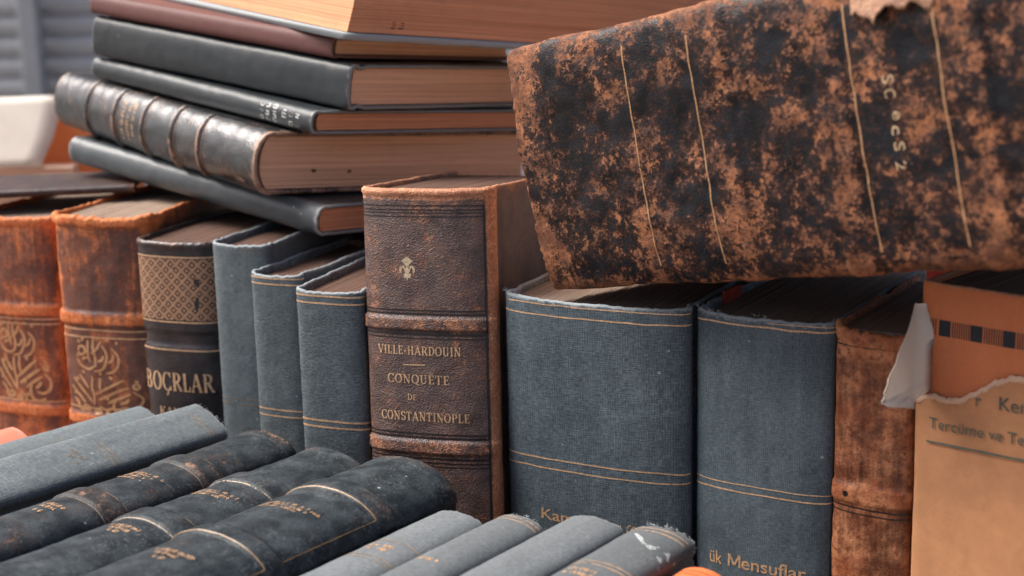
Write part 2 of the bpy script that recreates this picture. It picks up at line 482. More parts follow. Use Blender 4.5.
def serif_text(d, txt, x0, x1, z, ht, slope=0., gapk=.06, bold=1.0, usex=True):
    """letters between x0 and x1 (metres across the spine), base line at z"""
    tot = sum(GL[c][0] + gapk for c in txt) - gapk
    sx = (x1 - x0) / tot
    cx = x0
    for c in txt:
        wdt, strokes = GL[c]
        for pts, w in strokes:
            q = []
            ws = []
            # subdivide straight strokes so they follow the curve
            for k in range(len(pts) - 1):
                a, b = pts[k], pts[k + 1]
                m = 3 if len(pts) == 2 else 1
                for e in range(m):
                    f = e / m; q.append((a[0] + (b[0] - a[0]) * f, a[1] + (b[1] - a[1]) * f))
                    ws.append((w[k] + (w[k + 1] - w[k]) * f) if hasattr(w, '__len__') else w)
            q.append(pts[-1]); ws.append(w[-1] if hasattr(w, '__len__') else w)
            uu = []
            for x, y in q:
                X = cx + x * sx
                U = d.sh.u_of_x(X) if usex else X
                uu.append((U, z + y * ht + slope * (X - x0)))
            d.quadstrip(uu, [k * ht * bold for k in ws])
        cx += (wdt + gapk) * sx

def sans_text(d, txt, x0, x1, z, ht, slope=0., bold=.02, rot=False, cond=None):
    """lettering in the built-in sans face, bent on to the casing"""
    cu = bpy.data.curves.new('lettering', 'FONT'); cu.body = txt; cu.size = 1; cu.offset = bold; cu.resolution_u = 4
    ob = bpy.data.objects.new('lettering', cu); COL.objects.link(ob)
    dg = bpy.context.evaluated_depsgraph_get(); me = bpy.data.meshes.new_from_object(ob.evaluated_get(dg))
    vs = np.array([v.co[:2] for v in me.vertices]); lo = vs[:, 0].min(); hi = vs[:, 0].max()
    sy = ht / .70
    sx = (x1 - x0) / (hi - lo)
    base = len(d.V); d.lift += 2e-6
    for x, y in vs:
        if rot:   # reads down the spine's width
            U = d.sh.u_of_x(x0 + (x - lo) * sx); zz = z + y * sy
        else:
            X = x0 + (x - lo) * sx; U = d.sh.u_of_x(X); zz = z + y * sy + slope * (X - x0)
        d.V.append(d.sh.at(U, zz, d.lift)); d.UV.append((U, zz))
    for p in me.polygons: d.F.append(tuple(base + i for i in p.vertices))
    bpy.data.objects.remove(ob); bpy.data.curves.remove(cu); bpy.data.meshes.remove(me)

def scrawl(d, u0, u1, z, ht, seed, wd=.0005):
    """a line of stamping too rubbed to read: broken upright and slanting strokes"""
    r = random.Random(seed); u = u0
    while u < u1:
        k = r.random()
        if k < .80:
            h = ht * r.uniform(.7, 1.0)
            if r.random() < .55: d.line(u, z, u + r.uniform(-.1, .2) * ht, z + h, wd)
            else:
                p = arc(u + ht * .3, z + h / 2, ht * .3, h / 2, r.uniform(40, 120), r.uniform(240, 400), 7); d.quadstrip(p, wd)
            if r.random() < .5: d.line(u, z + r.choice([0, .5, 1]) * h, u + ht * .5, z + r.choice([0, .5, 1]) * h, wd * .8)
        u += ht * r.uniform(.45, .8)

UPPER = [[(.42,.97),(.40,.7),(.43,.45),(.42,.22)], [(.30,.92),(.28,.6),(.31,.34)], [(.60,.80),(.68,.62),(.68,.40),(.56,.16),(.38,.10)], [(.80,.72),(.93,.52),(.92,.30),(.80,.12),(.64,.06)],
  [(.06,.62),(.10,.74),(.20,.74),(.22,.60),(.12,.52),(.06,.60)], [(.02,.42),(.12,.22),(.28,.16),(.40,.24)], [(.34,.56),(.48,.70),(.58,.90)], [(.48,.36),(.58,.42),(.62,.54)], [(.72,.34),(.80,.42),(.84,.56)], [(.14,.40),(.22,.46),(.30,.44)], [(.16,.90),(.20,.98)], [(.70,.92),(.76,.98)], [(.50,.95),(.54,1.0)]]
LOWER = [[(.34,.50),(.50,.66),(.64,.80),(.76,.92)], [(.40,.38),(.56,.52),(.70,.64),(.82,.72)], [(.52,.30),(.66,.42),(.84,.56)], [(.32,.98),(.31,.7),(.33,.45),(.32,.24)], [(.43,.94),(.42,.78),(.43,.62)], [(.04,.90),(.12,.70),(.22,.48),(.30,.30)], [(.00,.70),(.08,.50),(.20,.26)], [(.13,.98),(.20,.80),(.26,.66)],
  [(.88,.62),(.99,.46),(.96,.28),(.84,.18),(.72,.22)], [(.66,.44),(.60,.26),(.64,.06),(.76,.00),(.88,.08)], [(.40,.22),(.50,.12),(.60,.20)], [(.90,.82),(.96,.78),(.94,.70),(.88,.74),(.90,.82)], [(.14,.14),(.20,.20),(.26,.12),(.18,.08),(.14,.14)], [(.32,.06),(.38,.12),(.42,.05),(.34,.02)], [(.56,.98),(.60,.92)], [(.70,.30),(.78,.36),(.82,.44)], [(.46,.48),(.54,.40)], [(.02,.38),(.10,.22),(.08,.10)]]
TICKS = [[(.10,.10),(.16,.04)], [(.90,.90),(.95,.86)], [(.02,.52),(.07,.48)], [(.48,.06),(.54,.02)], [(.12,.84),(.08,.92)]]
def calligraphy(d, x0, x1, z0, z1, strokes, seed):
    """reed-pen lettering stamped as a rosette: tall uprights, parallel slanting tails, open bowls and loops"""
    W, Hh = x1 - x0, z1 - z0
    for k, st in enumerate(strokes + TICKS):
        pts = []
        n = 16
        P = np.array(st); T = np.linspace(0, len(P) - 1, n)
        for tt in T:                    # Catmull-Rom through the traced points
            i = min(int(tt), len(P) - 2); f = tt - i
            p0, p1, p2, p3 = P[max(0, i - 1)], P[i], P[i + 1], P[min(len(P) - 1, i + 2)]
            q = .5 * ((2 * p1) + (-p0 + p2) * f + (2 * p0 - 5 * p1 + 4 * p2 - p3) * f * f + (-p0 + 3 * p1 - 3 * p2 + p3) * f ** 3)
            q = q + .02 * np.array([fn(q[1] * 3, seed), fn(q[0] * 3, seed + 4)])
            pts.append((d.sh.u_of_x(x0 + W * q[0]), z0 + Hh * q[1]))
        w = .056 * min(W, Hh * 1.1)
        d.quadstrip(pts, [w * (.45 + .75 * math.sin(math.pi * min(1, (i + .5) / n)) ** .6) for i in range(n)])

GR_ROW = 'old books standing upright in a row'
GR_STACK = 'old books lying flat in a stack on top of the row'
GR_FRONT = 'old books packed spine upwards in front of the row'

# measured frames: origin at the foot of the hinge, X across the thickness, Z along the spine, (thickness, width, height)
POSE = {
'ville':([-0.082,0.8175,0.0],[0.9397,-0.342,0.0],[0,0.08,0.9968],[0.0785,0.135,0.2645]),
'bluea':([-0.0027,0.8076,0.0],[0.889,-0.4579,0.0],[0,0,1],[0.1082,0.15,0.2087]),
'blueb':([0.0971,0.7604,0.0],[0.8494,-0.5278,0.0],[0,0,1],[0.0752,0.15,0.2085]),
'brown':([0.1612,0.7204,0.0],[0.8388,-0.5444,0.0],[0,0,1],[0.0402,0.12,0.209]),
'jacket':([0.1957,0.6936,0.0],[0.7099,-0.7043,0.0],[0,0,1],[0.0845,0.15,0.2350]),
'small3':([-0.1243,0.8485,0.0],[0.9323,-0.3616,0.0],[0,0,1],[0.0434,0.11,0.2048]),
'small2':([-0.155,0.8798,0.0],[0.9143,-0.405,0.0],[0,0,1],[0.0355,0.11,0.2082]),
'small1':([-0.1835,0.9111,0.0],[0.9336,-0.3583,0.0],[0,0,1],[0.0396,0.11,0.221]),
'lattice':([-0.2375,0.9443,0.0],[0.9435,-0.3314,0.0],[0,0,1],[0.0570,0.12,0.2184]),
'tan2':([-0.3008,0.9817,0.0],[0.9574,-0.2889,0.0],[0,0,1],[0.0705,0.13,0.2295]),
'tan1':([-0.3733,1.0255,0.0],[0.9313,-0.3642,0.0],[0,0,1],[0.0718,0.13,0.2239]),
's1':([-0.1164,0.9187,0.2203],[0.129,-0.0069,0.9916],[-0.7518,0.6514,0.1023],[0.0193,0.16,0.2665]),
's2':([-0.15,0.9279,0.2454],[0.129,-0.0069,0.9916],[-0.6632,0.7428,0.0915],[0.04,0.2215,0.2731]),
's3':([-0.1183,0.9252,0.2828],[0.129,-0.0069,0.9916],[-0.7078,0.6997,0.097],[0.0151,0.1890,0.2552]),
's4':([-0.0957,0.9341,0.2964],[0.129,-0.0069,0.9916],[-0.7659,0.6344,0.1041],[0.0288,0.1670,0.262]),
's5':([-0.1063,0.9428,0.328],[0.129,-0.0069,0.9916],[-0.7662,0.6341,0.1041],[0.0139,0.176,0.2476]),
'T':([0.0040,0.8120,0.3396],[0.1629,-0.1025,-0.9813],[0.6558,-0.7318,0.1853],[0.132,0.19,0.34]),
}
FX, FZ = (.8139, -.581, 0.), (.5809, .8136, -.0246)
for nm, o, d in (('f0',(-0.3739,0.6795,0.1278),(0.0456,0.12,0.24)),('f1',(-0.3404,0.6463,0.1355),(0.0396,0.125,0.25)),('f2',(-0.2926,0.6435,0.1212),(0.0448,0.115,0.23)),
                 ('f3',(-0.2619,0.6077,0.1175),(0.0538,0.112,0.24)),('f4',(-0.2272,0.5621,0.1227),(0.064,0.116,0.25)),('f5',(-0.1634,0.5395,0.1191),(0.0322,0.112,0.21)),
                 ('f6',(-0.1262,0.5344,0.1208),(0.0291,0.113,0.20)),('f7',(-0.0908,0.5322,0.1213),(0.0323,0.114,0.20)),('f8',(-0.0612,0.5164,0.1206),(0.0349,0.114,0.20)),('f9',(-0.0202,0.512,0.1121),(0.0283,0.108,0.16))):
    POSE[nm] = (o, FX, FZ, d)

F1X, F1Z = (.7097, -.5948, -.3775), (.6368, .7708, -.0175)
POSE['f1'] = ((-0.3555, 0.667, 0.1328), F1X, F1Z, (.034, .12, .2561))
def beside(n, dx, dz, dy, d):
    o = Vector(POSE['f1'][0]); M = pose(o, F1X, F1Z); return (tuple(M @ Vector((dx, dy, dz))), F1X, F1Z, d)
POSE['f0'] = beside('f1', -.0430, .012, .0275, (.042, .12, .24))
POSE['salmon'] = beside('f1', -.081, -.050, .050, (.037, .12, .24))

def make(key, name, label, group, spine_mat, cover_mat, page_mat, b, dims=None, M=None, sq=.003, drop=.0025, wearfn=None, cwear=None, fore=.003, **kw):
    o, X, Z, d = POSE[key] if key else (None, None, None, dims)
    d = dims or d
    M = M or pose(o, X, Z)
    root = thing(name, label, 'book', M, group)
    sh = Shell(d[0], d[1], d[2], b, **kw)
    iL = int(np.argmin(np.abs(sh.U + sh.half + .004))); iR = int(np.argmin(np.abs(sh.U - sh.half - .004)))
    c1 = sh.build(0, iL, 'cover', cover_mat, root, True, False, cwear)
    sp = sh.build(iL, iR, 'spine', spine_mat, root, False, False, wearfn)
    c2 = sh.build(iR, len(sh.U) - 1, 'cover', cover_mat, root, False, True, cwear)
    pg = pages_mesh(sh, page_mat, root, sq, fore, drop, seed=kw.get('seed', 0.))
    return root, sh, sp, (c1, c2), pg
# ------------------------------------------------------------------ materials
GOLD = gilt('gilt', (.70, .44, .25), .45, .12)
GOLDW = gilt('gilt_worn', (.66, .40, .22), .5, .12, seed=3)
GOLDP = gilt('gilt_pale', (.27, .20, .13), .75, .1, rough=.55, seed=5)
BLIND = gilt('blind_tooling', (.022, .016, .016), .35, .0, .4, seed=9)
PGB = paper_block('page_edges_brown', (.84, .53, .35), (.50, .28, .175), 1.)
PGD = paper_block('page_edges_shaded', (.14, .08, .058), (.045, .028, .023), 4., .5)  # shade on the page tops between the boards, put into the colour
PGO = paper_block('page_edges_ochre', (.70, .34, .19), (.42, .18, .095), 2.)
PGG = paper_block('page_edges_grey', (.33, .24, .18), (.12, .085, .065), 3., .5)
BLUE = dict(base=(.039, .055, .066), light=(.162, .204, .228))
CL_A = cloth('blue_cloth_coarse', **BLUE, seed=1., thread=1.15, contrast=.62)
CL_B = cloth('blue_cloth', **BLUE, seed=2.3, thread=.95, contrast=.5)
CL_S1 = cloth('blue_cloth_small', (.066, .084, .093), (.195, .226, .238), seed=3.1, thread=1.1, contrast=.5)
CL_S2 = cloth('blue_cloth_pebbled', (.054, .069, .077), (.178, .208, .220), seed=4.2, thread=1.2, contrast=.55, pebble=.65)
CL_S3 = cloth('blue_cloth_grained', (.048, .063, .071), (.172, .202, .214), seed=5.6, thread=1.2, contrast=.6, pebble=.75)
CL_F1 = cloth('grey_cloth', (.082, .098, .106), (.225, .25, .26), seed=6.6, thread=1.3, contrast=.6, wearcol=(.4, .42, .41))
CL_F0 = cloth('grey_cloth_dull', (.094, .112, .12), (.225, .255, .265), seed=7.7, thread=1.2, contrast=.5, wearcol=(.4, .42, .41))
CL_P = [cloth('pale_grey_cloth_%s' % c, tuple((.098 * k) * x for x in (.90, 1.0, 1.06)), tuple((.195 * k) * x for x in (.91, 1.0, 1.06)), seed=8.1 + q, thread=1.05, contrast=.75, wearcol=(.48, .50, .50), dust=.35, rough=.8)
        for q, (c, k) in enumerate((('light', 1.1), ('mid', .92), ('smooth', 1.0), ('dull', .80)))]
L_VILLE = leather('brown_grained_leather', (.066, .043, .038), (.40, .155, .075), (.55, .25, .13), lump=.5, thr=.605, scale=60, wts=(.5, .32, .18), grain=1250, seed=1.4, wear=.72, mid=(.125, .080, .068), speck=.15, rough=(.38, .62), gap=.07, grainamp=.0006)
L_VILLEC = leather('brown_grained_board', (.040, .026, .024), (.36, .17, .09), (.45, .22, .12), lump=.5, thr=.66, scale=50, grain=1150, seed=2.9, wear=.8, mid=(.085, .056, .050), speck=.1, rough=(.4, .65), gap=.14, grainamp=.0005)
L_TAN2 = leather('orange_worn_leather', (.055, .030, .027), (.50, .140, .040), (.60, .20, .065), thr=.585, scale=38, seed=3.7, wear=.85, mid=(.13, .062, .048), speck=.35, gap=.16, soft=.08, rough=(.5, .8), streaks=.35)
L_TAN1 = leather('orange_scuffed_leather', (.060, .030, .027), (.47, .130, .040), (.56, .19, .065), thr=.560, scale=42, seed=8.9, wear=.85, mid=(.14, .062, .045), speck=.35, gap=.16, soft=.09, rough=(.5, .8), streaks=.40)
L_LAT = leather('black_brown_leather', (.020, .017, .019), (.30, .13, .07), (.40, .19, .10), thr=.72, scale=40, seed=5.1, wear=.35, mid=(.045, .036, .037), speck=.1, rough=(.35, .6))
L_BROWN = leather('red_brown_leather', (.045, .015, .010), (.245, .062, .018), (.52, .22, .10), thr=.47, scale=24, wts=(.66, .27, .07), gc=.5, streaks=.35, seed=6.3, wear=.8, mid=(.10, .036, .020), speck=.4, rough=(.42, .7), soft=.12, gap=.1)
L_T = leather('black_leather_worn_to_tan', (.0055, .0058, .007), (.110, .044, .025), (.32, .130, .060), thr=.540, scale=44, wts=(.46, .34, .20), grain=1300, gc=1.0, lump=.6, spec=.20, seed=4.4, wear=.5, mid=(.013, .014, .018), speck=.8, rough=(.32, .74), soft=.018, gap=.060, halo_k=.85, stretch=(1, 1, .9))
L_RIB = leather('glossy_black_leather', (.012, .015, .018), (.24, .13, .085), (.38, .23, .15), thr=.635, scale=70, seed=7.2, wear=.6, mid=(.026, .031, .034), speck=.4, rough=(.22, .55), spec=.8, soft=.05, gc=.7)
L_FR = [leather('dusty_black_leather_%s' % c, (.013, .018, .022), tn, (.36, .22, .14), thr=th, scale=60, seed=sd, wear=.40, mid=(.040, .050, .056), speck=.3, rough=(.50, .75), dust=du, soft=.06, spec=.16, grainamp=.0002, grain=1000, gc=1.0, lump=.5)
        for c, tn, th, sd, du in (('brownish', (.15, .085, .060), .63, 1.9, .20), ('cold', (.21, .16, .14), .69, 2.8, .30), ('scuffed', (.22, .15, .125), .70, 3.3, .30))]
BLKCLOTH = cloth('smooth_black_cloth', (.018, .022, .025), (.052, .060, .064), seed=9.3, thread=.6, contrast=.22, rough=.31, dust=.15, wearcol=(.25, .26, .26))
GREYGLOSS = cloth('worn_slate_cloth', (.042, .050, .055), (.105, .118, .123), seed=10.1, thread=.5, contrast=.2, rough=.30, dust=.3, wearcol=(.33, .33, .32))
MAROON = cloth('maroon_cloth', (.095, .035, .032), (.17, .075, .065), seed=11.4, thread=.6, contrast=.25, rough=.6, dust=.1, wearcol=(.25, .14, .12))
ORCLOTH = cloth('orange_cloth', (.56, .165, .065), (.70, .26, .115), seed=12.2, thread=.8, contrast=.3, rough=.75, dust=.05, wearcol=(.62, .36, .24))
SALMON = cloth('salmon_cloth', (.55, .15, .085), (.68, .25, .17), seed=13.2, thread=.8, contrast=.25, rough=.7, dust=.05, wearcol=(.7, .4, .34))
ORANGE9 = cloth('bright_orange_cloth', (.55, .12, .035), (.70, .20, .07), seed=14.2, thread=.8, contrast=.25, rough=.65, dust=.05, wearcol=(.62, .40, .28))
RED = plain('red_endpaper', (.52, .05, .025), .7, .3, 80)
KRAFT = plain('tan_jacket_paper', (.50, .24, .115), .8, .16, 55, .25, .0003)
TORN = plain('torn_paper_core', (.66, .44, .31), .9, .15, 200, .1, .0004)
WHITE = plain('white_paper', (.90, .86, .77), .85, .06, 40, .2, .0003)
def translucent(m, col, f):
    t = NT(m); tl = t.add('ShaderNodeBsdfTranslucent'); tl.inputs[0].default_value = (*col, 1); mx = t.add('ShaderNodeMixShader'); mx.inputs[0].default_value = f
    t.l.new(t.n['Principled BSDF'].outputs[0], mx.inputs[1]); t.l.new(tl.outputs[0], mx.inputs[2]); t.l.new(mx.outputs[0], t.n['Material Output'].inputs[0])
translucent(WHITE, (.88, .82, .70), .30)
PRINT = gilt('green_grey_print', (.115, .135, .10), .25, .0, .8, seed=2)
NAVY = gilt('navy_print', (.014, .018, .028), .2, .0, .7, seed=4)
INK = gilt('ink', (.11, .065, .045), .7, 0., .8, seed=6)
FRAY = plain('frayed_threads', (.36, .39, .40), .9, .3, 300, .1)
S12 = dict(dz=1.3)

# ------------------------------------------------------------------ the standing row
# blue volumes
def rules(sh, sp, items, mat=GOLD, name='gilt_ruling'):
    d = Deco(sh)
    for it in items: d.arc_rule(*it[:2], **(it[2] if len(it) > 2 else {}))
    return d.done(name, mat, sp)

def endpaper(root, sh, side, y0, y1, z1, mat=RED):
    x = sh.th + .0002 if side < 0 else sh.t - sh.th - .0018
    vs = [(x + a, y, z) for a in (0, .0016) for y in (y0, y1) for z in (.004, z1)]
    return link('endpaper', vs, [(0, 1, 3, 2), (4, 6, 7, 5), (0, 4, 5, 1), (2, 3, 7, 6), (1, 5, 7, 3), (0, 2, 6, 4)], mat, root, smooth=False)

def threads(root, sh, pts, mat=FRAY, seed=1, n=26, ln=.004):
    """loose threads sprouting from a frayed edge"""
    r = random.Random(seed); V = []; F = []
    for k in range(n):
        u, z, du, dz = r.choice(pts)
        u += r.uniform(-.004, .004)
        p = Vector(sh.at(u, z, 0)); d = Vector((r.uniform(-1, 1) * .7, -r.uniform(.0, .8), dz * r.uniform(.4, 1.2))).normalized()
        L = ln * r.uniform(.3, 1.0); w = .00016
        side = d.cross(Vector((r.uniform(-1, 1), r.uniform(-1, 1), .3))).normalized()
        b = len(V); q = side.cross(d)
        for f in (0, .5, 1):
            c = p + d * L * f + Vector((0, 0, -.3 * L * f * f * dz))
            for a in range(3):
                V.append(c + (side * math.cos(a * 2.094) + q * math.sin(a * 2.094)) * w * (1.2 - f))
        for s in range(2):
            for a in range(3):
                F.append((b + s * 3 + a, b + s * 3 + (a + 1) % 3, b + s * 3 + 3 + (a + 1) % 3, b + s * 3 + 3 + a))
    return link('frayed_thread', V, F, mat, root)

root, sh, sp, cv, pg = make('bluea', 'book', 'widest blue-grey cloth book, standing right of the tall brown lettered leather book', GR_ROW,
    CL_A, CL_A, PGG, .012, n=2.6, sq=.0045, seed=1.1, fray=.0004, edgewave=.0005, cap=.0012, th=.0028, groove=.0022, joint=.010, wear_end=.0045, wear_hinge=.35, dz=1.2)
d = Deco(sh); h = sh.half
d.arc_rule(.2052, .0007, u0=-h * .86, u1=h * .95, jitter=.0005); d.arc_rule(.1993, .0008, .97, jitter=.0005)
d.arc_rule(.1180, .0008, u0=-h * .93, u1=h * .95, jitter=.0004); d.arc_rule(.1125, .0008, u0=-h * .97, u1=h * .97, jitter=.0004)
d.done('gilt_ruling', GOLD, sp)
d = Deco(sh); sans_text(d, 'Kamusu', .024, .060, .0828, .0062, -.02, .012); scrawl(d, sh.u_of_x(.064), sh.u_of_x(.082), .0815, .0055, 17, .0009); d.done('title_lettering', GOLDW, sp)
endpaper(root, sh, -1, .047, .075, sh.h + .005)
threads(root, sh, [(-h * .97, sh.h, 0, 1), (-h * .9, sh.h, 0, 1), (-h * .8, sh.h, 0, 1)], seed=3)

root, sh, sp, cv, pg = make('blueb', 'book', 'blue-grey cloth book with double gilt rules and the gilt word Mensuflar low on its spine', GR_ROW,
    CL_B, CL_B, PGG, .009, n=2.5, sq=.0040, seed=2.2, fray=.0006, edgewave=.0006, cap=.0012, th=.0028, groove=.0018, joint=.009, wear_end=.005, wear_hinge=.25, dz=1.2)
d = Deco(sh); h = sh.half
d.arc_rule(.2030, .0009, .97, jitter=.0005); d.arc_rule(.2058, .0004, u0=h * .1, u1=h * .93, jitter=.0004)
d.arc_rule(.1175, .0006, .97, jitter=.0003); d.arc_rule(.1135, .0008, .97, jitter=.0003)
d.done('gilt_ruling', GOLD, sp)
d = Deco(sh); sans_text(d, 'ensuflar', .0292, .0645, .0712, .0070, .0, .012)
for p in ([(.0220, .0712), (.0220, .0782)], [(.0282, .0712), (.0282, .0782)], [(.0222, .0780), (.0251, .0722)], [(.0280, .0780), (.0251, .0722)]): d.quadstrip([(sh.u_of_x(x), z) for x, z in p], .0011)
sans_text(d, 'ük', .0105, .0180, .0712, .0070, 0., .01); d.done('title_lettering', GOLDW, sp)
endpaper(root, sh, -1, .024, .046, sh.h + .003)
threads(root, sh, [(-h * .9, sh.h, 0, 1), (-h * .6, sh.h, 0, 1), (-h * .97, sh.h, 0, 1), (0, sh.h, 0, 1)], seed=4, n=30)

for key, lab, mat, sd, rl in (
    ('small1', 'tallest slim blue-grey cloth book, standing right of the black gold-lattice book', CL_S1, 3.2, [(.2152, .0005, dict(u0=-.002, u1=.017)), (.2178, .0004, dict(u0=-.004, u1=.017)), (.1216, .0006), (.1184, .0006)]),
    ('small2', 'slim blue-grey cloth book, middle one of the three slim ones with gilt rules', CL_S2, 4.3, [(.2052, .0009), (.2016, .0009), (.1240, .0009), (.1200, .0009)]),
    ('small3', 'slim blue-grey cloth book standing against the left side of the brown lettered leather book', CL_S3, 5.4, [(.2008, .0010), (.1966, .0010), (.1262, .0011), (.1224, .0011)])):
    root, sh, sp, cv, pg = make(key, 'book', lab, GR_ROW, mat, mat, PGD, .006, n=2.7, seed=sd, fray=.0006, edgewave=.0008, cap=.0016, th=.0025, groove=.001, joint=.007, wear_end=.0035, dz=1.4, drop=.004, sq=.005)
    rules(sh, sp, rl, GOLD if key != 'small1' else GOLDP)
    if key == 'small3': endpaper(root, sh, 1, .02, .1, sh.h + .0006)

# the big lettered leather book
vb = [(.2625, .0015, .0008, .001), (.1885, .0028, .0013, .0018), (.1185, .0028, .0013, .0018), (.0500, .0028, .0013, .0018)]
def vwear(u, z):
    v = 0
    if u > 0: v += 2.2 * sstep((u - VH + .0078) / .0012) * (1 + .3 * fn(z * 130, 2.))
    else: v += .5 * math.exp(-((abs(u) - VH) / .003) ** 2)
    if z > .2580: v += .55
    return v
tmp = Shell(.0793, .135, .2638, .012); VH = tmp.half
def cwear(u, z):
    return 2.6 * sstep((VH + .0055 - u) / .002) * (1 if u > 0 else .3) if abs(u) < VH + .02 else 0
root, sh, sp, cv, pg = make('ville', 'book', 'tall thick brown leather book with gilt title and fleur-de-lis, standing in the row', GR_ROW,
    L_VILLE, L_VILLEC, PGD, .012, n=2.5, seed=6.1, bands=vb, fray=.0003, cap=.0006, th=.003, groove=.0009, joint=.010, wear_end=.004, rough=.00025, wearfn=vwear, cwear=cwear, bandwear=.42, dz=.9)
d = Deco(sh)
for z, w in ((.2545, .0007), (.2522, .0007), (.2505, .0005), (.2485, .0006), (.1962, .0008), (.1942, .0010), (.1828, .0012), (.1806, .0006), (.1262, .0008), (.1240, .0010), (.1122, .0010), (.1098, .0007), (.1076, .0006)):
    d.arc_rule(z, w, u0=-sh.half * .95, u1=sh.half - .0090, jitter=.0001)
d.line(sh.half - .0086, .2545, sh.half - .0086, .03, .0011)
d.done('blind_ruling', BLIND, sp)
d = Deco(sh)
ht = .0050
serif_text(d, 'VILLE-HARDOUIN', .0095, .0605, .1710, ht, -.0)
d.line(sh.u_of_x(.0255), .1652, sh.u_of_x(.0395), .1655, .0007)
serif_text(d, 'CONQUÊTE', .0155, .0535, .1548, .0050)
serif_text(d, 'DE', .0278, .0336, .1453, .0034)
serif_text(d, 'CONSTANTINOPLE', .0105, .0645, .1335, .0050)
d.done('title_lettering', GOLD, sp)
# fleur-de-lis stamp
d = Deco(sh); cx, cz = sh.u_of_x(.0300), .2195
d.poly([(cx, cz + .0068), (cx + .0026, cz + .0050), (cx + .0036, cz + .0042), (cx + .0016, cz + .0026), (cx + .0007, cz + .0006), (cx - .0007, cz + .0006), (cx - .0016, cz + .0026), (cx - .0036, cz + .0042), (cx - .0026, cz + .0050)])
for sg in (1, -1):
    p = [(cx + sg * .0006, cz - .0030), (cx + sg * .0012, cz - .0008), (cx + sg * .0024, cz + .0012), (cx + sg * .0037, cz + .0006), (cx + sg * .0042, cz - .0012), (cx + sg * .0036, cz - .0026)]
    d.quadstrip(p, [.0008, .0012, .0014, .0016, .0014, .0006])
d.line(cx - .0022, cz - .0034, cx + .0022, cz - .0034, .0010)
d.quadstrip([(cx, cz + .001), (cx, cz - .003), (cx, cz - .0068)], [.0014, .0016, .0004])
for sg in (1, -1): d.quadstrip([(cx + sg * .0004, cz - .0038), (cx + sg * .0016, cz - .0050), (cx + sg * .0022, cz - .0046)], [.0012, .0012, .0004])
d.done('fleur_de_lis', gilt('gilt_stamp', (.72, .55, .36), .3, .4, seed=1), sp)

# narrow red-brown leather book
bb = [(.1225, .0034, .0010, .003), (.205, .003, .0008, .002)]
def bwear(u, z):
    v = 0
    if z > .190: v += 1.1 * sstep((z - .190) / .008)
    return v
root, sh, sp, cv, pg = make('brown', 'book', 'narrow red-brown leather book with a small hole, standing beside the torn paper jacket', GR_ROW,
    L_BROWN, L_BROWN, PGG, .007, n=2.4, seed=7.3, bands=bb, fray=.0022, edgewave=.002, cap=.0025, th=.0026, groove=.0006, joint=.006, wear_end=.004, rough=.0005, lump=.0009, wearfn=bwear, dz=1.1, wear_hinge=.5)
d = Deco(sh)
for z, w in ((.2005, .0009), (.1985, .0006), (.1155, .0008), (.1125, .0006)): d.arc_rule(z, w, .93)
d.done('blind_ruling', BLIND, sp)
d = Deco(sh); u = sh.u_of_x(.0088); d.poly([(u + .0015 * math.cos(a * .628), .1222 + .0015 * math.sin(a * .628)) for a in range(10)]); d.done('worm_hole', plain('hole_dark', (.004, .003, .003), .9, .1), sp)

# orange cloth book in a torn tan paper jacket
root, sh, sp, cv, pg = make('jacket', 'book', 'orange cloth book in a torn tan paper jacket printed in green', GR_ROW,
    ORCLOTH, ORCLOTH, PGG, .0035, n=4.5, seed=8.4, fray=.0004, cap=.0004, th=.003, groove=.0012, joint=.008, wear_end=.0018, dz=1.5, drop=.006)
d = Deco(sh); h = sh.half
for k in range(7):
    c = .0132 + k * .0161
    if c > sh.t - .004: break
    c0 = sh.u_of_x(min(sh.t - .006, c))
    d.poly([(c0 - .0030, .2095), (c0 + .0030, .2095), (c0 + .0030, .2172), (c0 - .0030, .2172)])
    for q in range(8):
        e = c0 + .0041 + q * .00118
        if e < h * .96: d.line(e, .2095, e, .2172, .0005)
for q in range(3): 
    e = sh.u_of_x(.0132) - .0047 - q * .0014
    if e > -h: d.line(e, .2095, e, .2172, .0005)
d.done('printed_band', NAVY, sp)
def torn_z(u):
    x = u + h
    base = np.interp(x, [-.02, .0, .006, .012, .02, .026, .034, .042, .050, .060, .09, .2], [.176, .1755, .1785, .1800, .1790, .1812, .1858, .1915, .1960, .1965, .193, .19])
    return base + .0009 * fn(u * 700, 3.3) + .0015 * fn(u * 190, 8.)
V = []; UV = []; F = []; V2 = []; F2 = []
us = np.arange(-h - .03, h + .03, .0011); nz = 40
for i, u in enumerate(us):
    zt = torn_z(u)
    for j in range(nz):
        z = .002 + (zt - .002) * j / (nz - 1)
        V.append(sh.at(u, z, .0007 + .0005 * fn(u * 40, z * 30) + .0007 * (j / (nz - 1)) ** 6)); UV.append((u, z))
    for j, (dz, l) in enumerate(((-.0016 + .0016 * fn(u * 210, 5), .0011), (.0012 + .0012 * fn(u * 400, 1), .0015), (.0014 + .0012 * fn(u * 400, 1), .0004), (-.0020, .0003))):
        V2.append(sh.at(u, zt + dz, l + .0007))
for i in range(len(us) - 1):
    for j in range(nz - 1):
        a = i * nz + j; F.append((a, a + nz, a + nz + 1, a + 1))
    for j in range(4):
        a = i * 4; F2.append((a + j, a + 4 + j, a + 4 + (j + 1) % 4, a + (j + 1) % 4))
jk = link('paper_jacket', V, F, KRAFT, root, uvs=UV)
link('torn_edge', V2, F2, TORN, jk)
class JacketFace:
    half = sh.half; u_of_x = staticmethod(sh.u_of_x)
    @staticmethod
    def at(u, z, l): return sh.at(u, z, l + .0019)
d = Deco(JacketFace)
sans_text(d, 'Tercüme ve Te', .0080, .0560, .1640, .0056, .03, .0)
sans_text(d, 'Ker', .0430, .0565, .1800, .0066, .03, .0)
